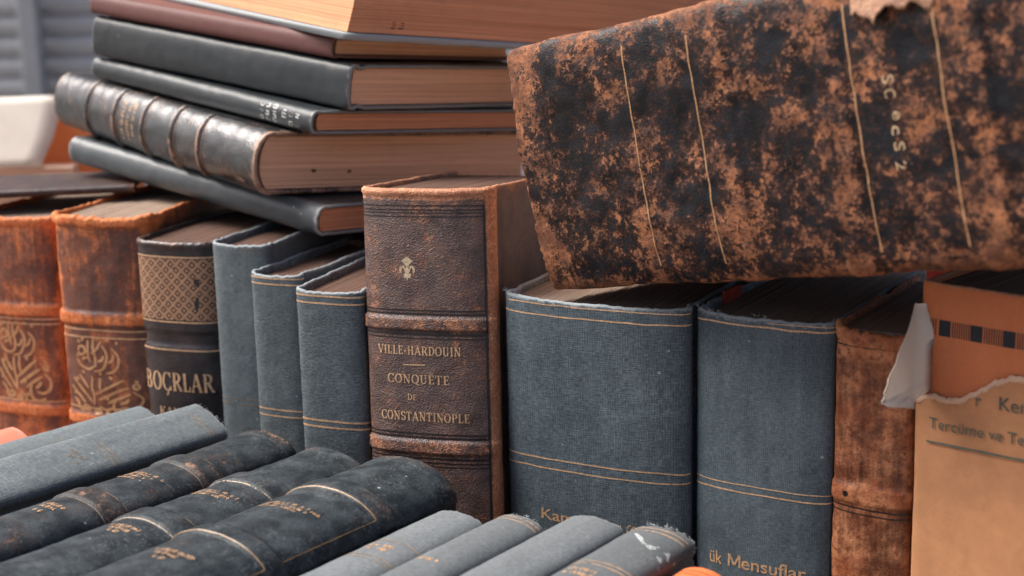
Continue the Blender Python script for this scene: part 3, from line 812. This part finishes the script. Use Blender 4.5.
sans_text(d, 'r', .0315, .0340, .1797, .0060, .0, .0)
d.line(sh.u_of_x(.0072), .1572, sh.u_of_x(.080), .1592, .0011)
d.done('jacket_print', PRINT, jk)
# flap of jacket paper bent back at the left hinge, white inside showing
rows = [(z, x * (1 + .10 * fn(z * 900, 1)), 0) for z, x in zip(np.interp(np.linspace(0, 1, 26), [0, .11, .22, .33, .44, .56, .67, .78, .89, 1], [.2240, .2195, .2140, .207, .1985, .191, .1868, .1850, .1832, .1808]), np.interp(np.linspace(0, 1, 26), [0, .11, .22, .33, .44, .56, .67, .78, .89, 1], [-.0010, -.0032, -.0058, -.0112, -.0165, -.0205, -.0222, -.0175, -.0105, -.003]))]
V = []; F = []; nc = 9
for i, (z, x1, _) in enumerate(rows):
    for j in range(nc):
        f = j / (nc - 1)
        e = -x1 * max(0, f - .22) / .78 * 1.35
        x0 = .0012 + .0062 * min(1, -x1 / .008 + .1)
        x = x0 * max(0, 1 - f / .22) - e * .07
        y = -.0032 - .0022 * min(1, f / .22) - e * 1.0 - .0012 * math.sin(f * 3.1) - .0006 * fn(f * 4, i * .3) - .0022 * math.sin(f * 2.6 + i * .09) * f
        k = .026 * max(0, 1 - (z - .181) / .042) * f ** .5
        x += .50 * k; y -= .80 * k
        V.append((x + .0004 * fn(i * .9, j * .8), y, z + .0010 * fn(i * .7, f * 3) - .0010 * f * (i > 18)))
n0 = len(V)
for v in V[:n0]: V.append((v[0] + .0002, v[1] + .00045, v[2]))
for i in range(len(rows) - 1):
    for j in range(nc - 1):
        a = i * nc + j; F.append((a, a + 1, a + nc + 1, a + nc)); F.append((n0 + a, n0 + a + nc, n0 + a + nc + 1, n0 + a + 1))
for i in range(len(rows) - 1):
    for j in (0, nc - 1):
        a = i * nc + j; F.append((a, a + nc, n0 + a + nc, n0 + a))
for j in range(nc - 1):
    for i in (0, len(rows) - 1):
        a = i * nc + j; F.append((a, a + 1, n0 + a + 1, n0 + a))
link('torn_flap', V, F, WHITE, jk)

# black book with the gold lattice
root, sh, sp, cv, pg = make('lattice', 'book', 'black leather book with a gold lattice panel and gilt capitals on its spine', GR_ROW,
    L_LAT, L_LAT, PGD, .011, n=2.4, seed=9.5, bands=[(.1545, .0035, -.0012, .002), (.2165, .0015, .0008, .001)], fray=.0006, cap=.0008, th=.0028, groove=.0008, joint=.008, wear_end=.0035, dz=1.3, drop=.006)
def lattice_mat():
    m, t, b = new_mat('gold_lattice')
    s = t.sep(t.uv()); p = .0074
    a = t.math('FRACT', t.math('MULTIPLY', t.math('ADD', s[0], s[1]), 1 / p)); c = t.math('FRACT', t.math('MULTIPLY', t.math('SUBTRACT', s[0], s[1]), 1 / p))
    da = t.math('ABSOLUTE', t.math('SUBTRACT', a, .5)); dc = t.math('ABSOLUTE', t.math('SUBTRACT', c, .5))
    mx = t.math('MAXIMUM', da, dc)
    dark = t.math('MULTIPLY', t.step(mx, .34, .30), t.step(mx, .13, .17))
    n = t.noise(t.obj(), 500, 4, .7)
    ring = t.math('MULTIPLY', t.step(mx, .455, .425), t.step(mx, .385, .41))
    dark = t.math('MULTIPLY', t.math('MAXIMUM', dark, t.math('MULTIPLY', ring, .6)), t.step(n, .25, .45))
    col = t.mix(dark, t.mix(t.step(n, .3, .7), (.33, .18, .10), (.50, .29, .165)), (.045, .026, .024))
    finish(t, b, col, .5, t.bump(dark, -.0003, .5), .4, .15)
    return m
d = Deco(sh); h = sh.half * .985
for i in range(60):
    u0, u1 = -h + 2 * h * i / 60, -h + 2 * h * (i + 1) / 60
    d.lift = .00016; d.poly([(u0, .1675), (u1, .1675), (u1, .2072), (u0, .2072)])
d.done('lattice_panel', lattice_mat(), sp)
d = Deco(sh); d.lift = .0004
for z, w in ((.2082, .0010), (.1662, .0010), (.1478, .0011)): d.arc_rule(z, w, .985)
serif_text(d, 'BOÇRLAR', .0010, .0520, .1205, .0122, 0, bold=.85)
serif_text(d, 'KANUNU', .0120, .0460, .1035, .0058)
d.done('title_lettering', GOLD, sp)

# the two orange-brown gothic-looking leather books
for key, lab, mat, sd, bands, rl, cal in (
    ('tan2', 'orange-brown calligraphy book with a chewed head, standing beside the black lattice book', L_TAN2, 10.6, [(.1600, .0030, .0018, .0026), (.0905, .0026, .0016, .0026), (.2265, .0025, .0020, .002)], (.1525, .1475, .0985), [(.0120, .0470, .1215, .1475, UPPER, 5), (.0065, .0600, .0945, .1215, LOWER, 9)]),
    ('tan1', 'orange-brown leather book with two gilt calligraphy rosettes, leftmost of the upright row', L_TAN1, 11.7, [(.1590, .0030, .0017, .0026), (.0880, .0026, .0016, .0026), (.2215, .002, .0012, .002)], (.1530, .1495, .0945), [(.0240, .0540, .1245, .1510, UPPER, 14), (.0220, .0625, .0945, .1265, LOWER, 23)])):
    root, sh, sp, cv, pg = make(key, 'book', lab, GR_ROW, mat, mat, PGG, .011, n=2.4, seed=sd, bands=bands, fray=.0014, edgewave=.0018, cap=.001, th=.003, groove=.0012, joint=.008, wear_end=.007, wear_hinge=1.0, hinge_wear_w=.006, rough=.0005, lump=.0008, dz=1.2, drop=.007)
    d = Deco(sh)
    for z in rl: d.arc_rule(z, .0011, .9, jitter=.0002)
    d.done('gilt_ruling', GOLDW, sp)
    d = Deco(sh)
    for c in cal: calligraphy(d, *c)
    d.done('calligraphy', gilt('gilt_brown', (.62, .35, .17), .15, .2, seed=7), sp)

# ------------------------------------------------------------------ the big worn book lying across the row
def twear(u, z):
    v = 0
    for zc, hw, k in ((.143, .0055, .24), (.207, .0065, .28), (.274, .007, .28), (.062, .006, .12), (.016, .010, .25)):
        v += k * math.exp(-((z - zc) / hw) ** 2) * max(0, .9 + 2.2 * fn(u * 38, z * 30, 4.))
    v += .55 * math.exp(-((TH_ - abs(u)) / .009)) if abs(u) < TH_ else .55
    return v
tmp = Shell(.129, .19, .34, .010, n=3.4); TH_ = tmp.half
root, sh, sp, cv, pg = make('T', 'book', 'huge black leather book worn through to tan, lying tilted on top of the upright row', None,
    L_T, L_T, PGB, .010, n=3.4, seed=12.8, bands=[(.142, .006, .0009, .004), (.206, .006, .0010, .004), (.274, .006, .0010, .004)], fray=.0012, edgewave=.003, cap=.0, th=.0034, groove=.0016, joint=.009,
    bandwear=.12, wear_end=.006, wear_hinge=.35, hinge_wear_w=.006, rough=.0006, lump=.0012, wearfn=twear, cwear=lambda u, z: .3, dz=1.2)
d = Deco(sh)
for z, x0, x1 in ((.0862, .011, .1215), (.1285, .013, .1225), (.2172, .014, .1215), (.2602, .004, .1215)):
    d.line(sh.u_of_x(x0), z, sh.u_of_x(x1), z, .0008, .0004)
d.done('gilt_ruling', gilt('gilt_line', (.50, .28, .14), .35, .3, seed=8), sp)
d = Deco(sh)
for c, x, z in (('S', .0465, .2325), ('C', .0525, .2325), ('e', .0620, .2345), ('c', .0680, .2330), ('S', .0750, .2330), ('2', .0830, .2325)):
    sans_text(d, c, x, x + .0038, z, .0052, 0, .01, rot=True)
d.done('title_lettering', gilt('gilt_flaked', (.56, .40, .24), .70, .2, seed=11), sp)
# a lifted flap of torn skin at the upper edge
V = []; F = []; nu, nzz = 12, 26
for i in range(nu):
    for j in range(nzz):
        f, g = i / (nu - 1), j / (nzz - 1)
        z = .222 + .040 * g
        edge = .012 + .007 * fn(g * 5, 2.2) + .004 * fn(g * 17, 4.)
        x = .004 + (edge + .004) * f
        V.append((*sh.at(sh.u_of_x(x), z, .0006 + .0045 * f * f * math.sin(math.pi * min(1, .1 + g)) + .0008 * fn(f * 5, g * 9))[:2], z))
for i in range(nu - 1):
    for j in range(nzz - 1):
        a = i * nzz + j; F.append((a, a + 1, a + nzz + 1, a + nzz))
fl = link('torn_flap', V, F, leather('torn_skin', (.06, .03, .02), (.22, .11, .065), (.34, .19, .11), thr=.4, scale=70, seed=3.9), sp, wear=[.3] * len(V), uvs=[(v[0], v[2]) for v in V])
md = fl.modifiers.new('thick', 'SOLIDIFY'); md.thickness = .0009; md.offset = 1
# ------------------------------------------------------------------ the stack at the left
def ink(root, pg, marks, zf, mat=INK):
    """smudged pen marks on the tail of the leaves: (x, y) in book space"""
    V = []; F = []
    r = random.Random(3)
    for x, y, L, w in marks:
        b = len(V); n = 10
        for k in range(n):
            a = k / n * 2 * math.pi; V.append((x + w * math.cos(a) * r.uniform(.6, 1), y + L * math.sin(a) * r.uniform(.6, 1), zf))
        F.append(tuple(range(b, b + n)))
    return link('ink_mark', V, F, mat, pg, smooth=False)

root, sh, sp, cv, pg = make('s1', 'book', 'thin book with a smooth slate-grey spine, lowest of the flat stack', GR_STACK, GREYGLOSS, BLKCLOTH, PGO, .007, n=2.0, seed=13.1, th=.0022, joint=.006, groove=.0003, fray=.0006, wear_end=.006, sq=.002, drop=.002, rough=.0002)
s2b = [(z, .0009, .0018, .0018) for z in (.026, .0665, .101, .140, .180, .2205, .252)]
root, sh, sp, cv, pg = make('s2', 'book', 'ribbed black leather book with worn raised bands on a rounded spine, in the flat stack', GR_STACK, L_RIB, L_RIB, PGB, .013, n=2.0, seed=14.3, bands=s2b[1:6], th=.003, joint=.007, groove=.0004, fray=.0006, wear_end=.0045, wear_hinge=.1, sq=.003, drop=.003, rough=.0003, dz=1.0,
    wearfn=lambda u, z: .9 * math.exp(-z / .004))
d = Deco(sh)
for zc, _, _, _ in s2b[1:6]:
    d.arc_rule(zc + .0034, .0007, .95); d.arc_rule(zc - .0034, .0007, .95)
d.done('gilt_ruling', gilt('bronze_rule', (.30, .17, .10), .3, .3, seed=4), sp)
d = Deco(sh)
for k, (z, hh) in enumerate(((.166, .0045), (.159, .0040), (.152, .0035))): scrawl(d, -.012, .016, z, hh, 40 + k, .0006)
d.done('title_lettering', GOLDW, sp)
ink(root, pg, [(.0145, .034, .0026, .0014)], .0026)
ink(root, pg, [(.0135, .062, .0024, .0013)], .0026)
root, sh, sp, cv, pg = make('s3', 'book', 'thin black book with pale spine letters, lying directly on the ribbed book', GR_STACK, BLKCLOTH, BLKCLOTH, PGO, .0055, n=2.1, seed=15.2, th=.0021, joint=.006, groove=.0003, fray=.0004, wear_end=.004, sq=.002, drop=.004, rough=.0002)
d = Deco(sh)
for k, z in enumerate((.0120, .0185, .0250, .0350, .0420, .0485)): scrawl(d, -.0050, .0046, z, .0042, 60 + k, .0008)
d.done('title_lettering', gilt('pale_lettering', (.55, .55, .53), .8, .1, seed=2), sp)
root, sh, sp, cv, pg = make('s4', 'book', 'plain black cloth book with a smooth flat spine, just under the maroon book', GR_STACK, BLKCLOTH, BLKCLOTH, PGB, .0065, n=2.8, seed=16.6, th=.0027, joint=.007, groove=.0014, fray=.0004, wear_end=.003, sq=.003, drop=.003, rough=.0002, lump=.0006)
root, sh, sp, cv, pg = make('s5', 'book', 'thin maroon cloth book in the flat stack, under the topmost book', GR_STACK, MAROON, MAROON, PGB, .005, n=2.6, seed=17.7, th=.0022, joint=.006, groove=.0005, fray=.0003, wear_end=.002, sq=.002, drop=.004, rough=.0001)
# topmost: fore-edge to the left, tail towards us
O6 = Vector((-0.0974, 0.913, 0.3419)); N6 = Vector((0.129, -0.0069, 0.9916)); B6 = Vector((-0.5962, 0.7985, 0.0831)); A6 = B6.cross(N6).normalized()
root, sh, sp, cv, pg = make(None, 'book', 'thick topmost book of the flat stack with ochre page edges and frayed board', GR_STACK,
    BLKCLOTH, cloth('frayed_grey_board', (.030, .034, .038), (.10, .115, .12), seed=18., thread=.7, contrast=.4, wear=1.5, wearcol=(.36, .38, .38)), PGO, .008, dims=(.075, .330, .316), M=pose(O6 - N6 * .0011 + A6 * .3300 + B6 * .3164, N6, -B6),
    n=2.4, seed=18.2, th=.0046, joint=.008, groove=.0008, fray=.0012, edgewave=.0006, wear_end=.004, sq=.003, drop=.003, fore=.0035, rough=.0004)
ink(root, pg, [(.0086, .330 - .036 - k * .0055 + q * .001, .0011, .0005) for k in range(2) for q in range(2)] + [(.0086 + .0018 * q, .330 - .0366 - k * .0065, .0018, .00035) for k in range(2) for q in range(3)], .316 - .0026)
# ------------------------------------------------------------------ spine-up books in front
def fpose(key, roll=0., dx=0., dy=0., dz=0.):
    o, X, Z, d = POSE[key]
    M = pose(o, X, Z)
    return M @ Matrix.Translation((dx, dy, dz)) @ Matrix.Translation((d[0], 0, 0)) @ Matrix.Rotation(math.radians(roll), 4, 'Z') @ Matrix.Translation((-d[0], 0, 0)), d
def front(key, label, mat, b, page=PGG, roll=0., dxyz=(0, 0, 0), **kw):
    M, d = fpose(key, roll, *dxyz)
    return make(None, 'book', label, GR_FRONT, mat, mat, page, b, dims=d, M=M, **kw)
# black leather trio
for key, lab, mat, sd, b, bands, rl, frame, scr, scr2 in (
    ('f2', 'brown-patched black leather book lying spine upward beside the large grey cloth book', L_FR[0], 20.1, .011, [(.166, .0055, .0014, .002), (.101, .0055, .0014, .002), (.226, .003, .0008, .002)],
        (.1735, .1585, .1085, .0935), None, (.1390, .1360, .1330, .1295), (.080, .076, .070)),
    ('f3', 'dusty black leather book lying spine upward between two other black ones', L_FR[1], 21.2, .014, [(.177, .0060, .0016, .002), (.112, .0060, .0016, .002), (.236, .003, .0005, .002)],
        (.1845, .1695, .1200, .1045), None, (.1530, .1500, .1470), (.093, .089, .085, .070)),
    ('f4', 'largest black leather book lying spine upward with a gilt framed panel', L_FR[2], 22.3, .017, [(.194, .0055, .0016, .002), (.1175, .0050, .0016, .002), (.246, .003, .0005, .002)],
        (), [(.1235, .1875), (.048, .1120)], (.1605, .1575, .1545), (.087, .083, .078))):
    root, sh, sp, cv, pg = front(key, lab, mat, b, seed=sd, n=2.0, bands=bands, fray=.0006, cap=.0010, th=.0028, joint=.008, groove=.0012, wear_end=.0025, bandwear=.6, wear_hinge=.25, rough=.0003, lump=.0004, dz=1.0)
    d = Deco(sh); hh = sh.half
    for z in rl: d.arc_rule(z, .00045, .93)
    if frame:
        for z0, z1 in frame:
            k = hh * .80
            for z in (z0, z1): d.line(-k, z, k, z, .00045, .0001)
            for sg in (1, -1): d.line(sg * k, z0, sg * k, z1, .0006, .0001)
        d.arc_rule(.2005, .0004, .8)
    d.done('gilt_ruling', GOLDP if key != 'f4' else gilt('gilt_frame', (.26, .165, .085), .5, .1, seed=3), sp)
    d = Deco(sh)
    for k, z in enumerate(scr): scrawl(d, -hh * .42, hh * (.42 - .12 * k), z, .0021, 80 + k, .00038)
    for k, z in enumerate(scr2): scrawl(d, -hh * (.30 - .1 * k), hh * (.28 - .1 * k), z, .0028, 90 + k, .00048)
    d.done('title_lettering', GOLDW, sp)
# grey cloth pair
root, sh, sp, cv, pg = front('f1', 'large blue-grey cloth book lying spine upward below the black lattice book', CL_F1, .005, seed=23.4, n=3.0, fray=.0012, edgewave=.001, th=.0028, joint=.012, groove=.0022, wear_end=.0030, dz=1.3, wear_hinge=.3)
d = Deco(sh); hh = sh.half
for z in (.2450, .2425, .1790, .1755): d.line(-hh * .25, z, hh * .80, z, .0007)
scrawl(d, -hh * .2, hh * .35, .1600, .0035, 31, .0008); scrawl(d, -hh * .1, hh * .35, .1560, .0030, 32, .0007)
d.done('gilt_ruling', GOLDP, sp)
threads(root, sh, [(0, sh.h, 0, 1), (-hh * .5, sh.h, 0, 1), (hh * .4, sh.h, 0, 1)], seed=8, n=12, ln=.002)
root, sh, sp, cv, pg = front('f0', 'dull blue-grey cloth book lying spine upward behind the large grey one', CL_F0, .006, seed=24.5, n=2.6, fray=.0006, th=.0028, joint=.009, groove=.0012, wear_end=.003, dz=1.5)
d = Deco(sh); hh = sh.half
for z in (.1740, .1700, .2330, .2305): d.line(-hh * .3, z, hh * .85, z, .0007)
d.done('gilt_ruling', GOLDP, sp)
# pale grey quartet
for i, (key, lab, sd, b, rl, scr) in enumerate((
    ('f5', 'pale grey cloth book lying spine upward against the largest black leather one', 25.6, .0065, (.1600, .1405, .1372), (.1520, .1478)),
    ('f6', 'pale grey cloth book lying spine upward with a gilt double rule at its end', 26.7, .0068, (.1960, .1925), (.1290,)),
    ('f7', 'smooth pale grey cloth book lying spine upward with no gilt rules', 27.8, .0060, (), ()),
    ('f8', 'scuffed grey cloth book with torn frayed end, right of the smooth ruleless one', 28.9, .0070, (.1955, .1915, .1455, .1420), (.1330, .128)))):
    root, sh, sp, cv, pg = front(key, lab, CL_P[i], b, seed=sd, n=2.1, fray=.0010 if key != 'f8' else .002, edgewave=.0006, th=.0026, joint=.009, groove=.0013, wear_end=.0022, wear_hinge=.1, dz=1.2)
    hh = sh.half
    if rl:
        d = Deco(sh)
        for z in rl: d.arc_rule(z, .0010, .80)
        d.done('gilt_ruling', GOLDP if key == 'f5' else gilt('gilt_rule_%s' % key, (.56, .38, .24), .7, .3, seed=i), sp)
    if scr:
        d = Deco(sh)
        for k, z in enumerate(scr): scrawl(d, -hh * .5, hh * .2, z, .0030, 50 + k + i * 5, .0007)
        d.done('title_lettering', GOLDW, sp)
    if key == 'f8':
        d = Deco(sh)
        d.quadstrip([(-hh * .35, .186), (-hh * .1, .1815), (hh * .15, .176), (hh * .4, .175), (hh * .75, .1705), (hh * .95, .165)], [.0012, .0026, .0016, .0040, .0024, .0018])
        d.quadstrip([(hh * .45, .178), (hh * .75, .1775), (hh * .9, .174)], [.001, .003, .001])
        d.done('scuff_mark', gilt('scuff', (.40, .42, .42), .6, 0, .9, seed=3, sc=700), sp)
        threads(root, sh, [(hh * .2, sh.h, 0, 1), (hh * .7, sh.h, 0, 1), (hh * .95, sh.h, 0, 1), (-hh * .3, sh.h, 0, 1)], seed=9, n=40, ln=.0032)
    elif key == 'f6':
        threads(root, sh, [(hh * .2, sh.h, 0, 1), (-hh * .3, sh.h, 0, 1), (hh * .6, sh.h, 0, 1)], seed=10, n=14, ln=.002)
root, sh, sp, cv, pg = front('f9', 'small bright orange book below the blue book lettered Mensuflar', ORANGE9, .0085, seed=29.9, n=2.0, fray=.0004, th=.0024, joint=.008, groove=.001, wear_end=.002)
d = Deco(sh)
for z in (.154, .150): d.arc_rule(z, .0007, .8)
d.done('gilt_ruling', gilt('dark_rule', (.25, .06, .03), .3, 0, .6), sp)
# a salmon book peeping out behind the grey pair
root, sh, sp, cv, pg = make('salmon', 'book', 'salmon pink cloth book lying spine upward at the left edge, behind the grey cloth pair', GR_FRONT, SALMON, SALMON, PGG, .007, seed=30.3, n=2.1, fray=.0004, th=.0025, joint=.008, groove=.001)

# ------------------------------------------------------------------ dark book added for the shaded tops at the row's left end
def flat(o, yaw, dims, label, mat, page, seed, **kw):
    a = math.radians(yaw); Y = Vector((math.cos(a), math.sin(a), 0)); Z = Vector((-math.sin(a), math.cos(a), 0))
    return make(None, 'book', label, GR_STACK, mat, mat, page, .004, dims=dims, M=pose(o, (0, 0, 1), Z), seed=seed, n=2.2, **kw)
L_DK = leather('dark_brown_shade_leather', (.030, .018, .016), (.20, .09, .055), (.28, .14, .09), thr=.66, scale=40, seed=2.2, wear=.9, mid=(.06, .036, .030), speck=.2)  # dark tone for the two books added in place of shade

# ------------------------------------------------------------------ behind the stall
def slab(name, lo, hi, mat, parent=None, bev=0.):
    (x0, y0, z0), (x1, y1, z1) = lo, hi
    vs = [(x, y, z) for x in (x0, x1) for y in (y0, y1) for z in (z0, z1)]
    o = link(name, vs, [(0, 1, 3, 2), (4, 6, 7, 5), (0, 4, 5, 1), (2, 3, 7, 6), (1, 5, 7, 3), (0, 2, 6, 4)], mat, parent, smooth=False)
    if bev:
        md = o.modifiers.new('bevel', 'BEVEL'); md.width = bev; md.segments = 3
    return o
flat((-.262, 1.040, .2325), 99, (.0055, .075, .21), 'added thin dark brown book standing in for the shaded tops of the orange-brown books', L_DK, PGB, 31.2, th=.0022, joint=.006, groove=.0004, wear_end=.003)  # added book; only shaded tops of the standing books belong here
def facing(o, dims, label, mat, seed):
    return make(None, 'book', label, 'books standing beyond the row', mat, mat, PGG, .006, dims=dims, M=pose(o, (0, -1, 0), (0, 0, 1)), seed=seed, n=2.3, fray=.0003, wear_end=.002)
facing((-.56, 1.47, 0), (.025, .20, .2535), 'bright orange book standing with its cover towards us beyond the stack', cloth('orange_paper_boards', (.78, .25, .09), (.84, .32, .13), seed=32., contrast=.1, dust=0, wearcol=(.7, .4, .2)), 32.)
facing((-.60, 1.42, 0), (.018, .19, .2035), 'pale peach book standing in front of the bright orange one, under the white sheet', cloth('peach_boards', (.55, .33, .22), (.62, .40, .28), seed=33., contrast=.1, dust=0, wearcol=(.7, .5, .4)), 33.)
make(None, 'book', 'added dark brown book that darkens the gap behind the slim blue-grey books', 'books standing beyond the row', L_DK, L_DK, PGD, .008, dims=(.064, .12, .2065), M=pose((-.122, .992, 0), (.93, -.367, 0), (0, 0, 1)), seed=34., n=2.3)  # added behind the row so that the open gap reads dark
make(None, 'book', 'red book standing in the shade under the huge worn leather book', 'books standing beyond the row', cloth('red_cloth', (.35, .04, .03), (.50, .08, .06), seed=35., contrast=.2, dust=0), cloth('red_cloth_board', (.35, .04, .03), (.50, .08, .06), seed=36., contrast=.2, dust=0), PGG, .006, dims=(.075, .11, .2005), M=pose((.222, .935, 0), (.82, -.572, 0), (0, 0, 1)), seed=35., n=2.3)
# white sheet of paper leaning on the orange book
V = []; F = []
for i in range(12):
    for j in range(10):
        f, g = i / 11, j / 9
        x = -.64 + (.206 + .010 * g - .012 * max(0, .45 - g)) * f
        V.append((x, 1.405 + .032 * g + .004 * math.sin(f * 5 + g * 2), .2045 + .062 * g + .0006 * fn(f * 6, g * 4)))
for i in range(11):
    for j in range(9):
        a = i * 10 + j; F.append((a, a + 10, a + 11, a + 1))
ws = link('paper_sheet', V, F, WHITE); ws['label'] = 'blank white sheet of paper leaning on the bright orange book'; ws['category'] = 'paper'
md = ws.modifiers.new('thick', 'SOLIDIFY'); md.thickness = .0012
# grey slatted shutter far behind
SH = thing('roller_shutter', 'grey slatted roller shutter far behind the books, out of focus', 'shutter', Matrix.Translation((0, 2.6, -.8)))
SLAT = plain('grey_slat_metal', (.50, .51, .51), .55, .12, 6, .4, .0002)
V = []; F = []; zz = .0; pit = .0345; prof = [(0, .004), (.08, .0), (.5, -.006), (.9, -.002), (.94, .006), (1.0, .007)]
rows = []
for k in range(58):
    for f, y in prof: rows.append((y, (k + f) * pit))
for y, z in rows:
    for x in (-2.2, 2.2): V.append((x, y, z))
for i in range(len(rows) - 1): F.append((2 * i, 2 * i + 1, 2 * i + 3, 2 * i + 2))
cur_ = link('slat_curtain', V, F, SLAT, SH, smooth=False)
md = cur_.modifiers.new('thick', 'SOLIDIFY'); md.thickness = .003
slab('guide_rail', (-.818, -.05, 0), (-.785, -.012, 2.0), plain('grey_rail_paint', (.40, .41, .41), .5, .15, 8), SH, .004)
# table and ground
tb = slab('tabletop', (-1.1, .22, -.035), (1.1, 1.75, -.002), plain('table_board', (.20, .14, .10), .7, .35, 20), None, .004); tb['kind'] = 'structure'
gd = slab('ground', (-40, -40, -.86), (40, 40, -.80), plain('paving', (.18, .17, .16), .9, .3, 3), None); gd['kind'] = 'structure'

# ------------------------------------------------------------------ camera and light
TH, RL = math.radians(12.6), math.radians(-1.3)
fw = Vector((0, math.cos(TH), -math.sin(TH))); up0 = Vector((0, math.sin(TH), math.cos(TH))); rt0 = Vector((1, 0, 0))
rt = math.cos(RL) * rt0 + math.sin(RL) * up0; up = math.cos(RL) * up0 - math.sin(RL) * rt0
cam = bpy.data.cameras.new('camera'); co = bpy.data.objects.new('camera', cam); COL.objects.link(co)
M = Matrix((rt, up, -fw)).transposed().to_4x4(); M.translation = (0, 0, .39); co.matrix_world = M
cam.sensor_width = 36; cam.lens = 1500 * 36 / 1024; cam.clip_start = .02; cam.clip_end = 200
cam.dof.use_dof = True; cam.dof.focus_distance = .795; cam.dof.aperture_fstop = 7.0; cam.dof.aperture_blades = 7
SC.camera = co

SUN_EL, SUN_AZ = math.radians(52), math.radians(-76)   # azimuth from +Y, clockwise seen from above
sd = Vector((math.sin(SUN_AZ) * math.cos(SUN_EL), math.cos(SUN_AZ) * math.cos(SUN_EL), math.sin(SUN_EL)))
w = bpy.data.worlds.new('World'); SC.world = w; w.use_nodes = True
nt = w.node_tree; sky = nt.nodes.new('ShaderNodeTexSky'); sky.sky_type = 'NISHITA'; sky.sun_disc = False
sky.sun_elevation = SUN_EL; sky.sun_rotation = SUN_AZ; sky.dust_density = 6.; sky.air_density = .6; sky.ozone_density = .6
bg = nt.nodes['Background']; nt.links.new(sky.outputs[0], bg.inputs[0]); bg.inputs[1].default_value = .055
sl = bpy.data.lights.new('sun', 'SUN'); sl.energy = 1.5; sl.angle = math.radians(40); sl.color = (1, .97, .93)
so = bpy.data.objects.new('sun', sl); COL.objects.link(so); so.rotation_euler = (-sd).to_track_quat('-Z', 'Y').to_euler()
vs = SC.view_settings; vs.view_transform = 'Standard'; vs.look = 'None'; vs.exposure = 1.95; vs.gamma = 1; vs.use_curve_mapping = False
SC.cycles.max_bounces = 6; SC.cycles.diffuse_bounces = 3; SC.cycles.transparent_max_bounces = 12
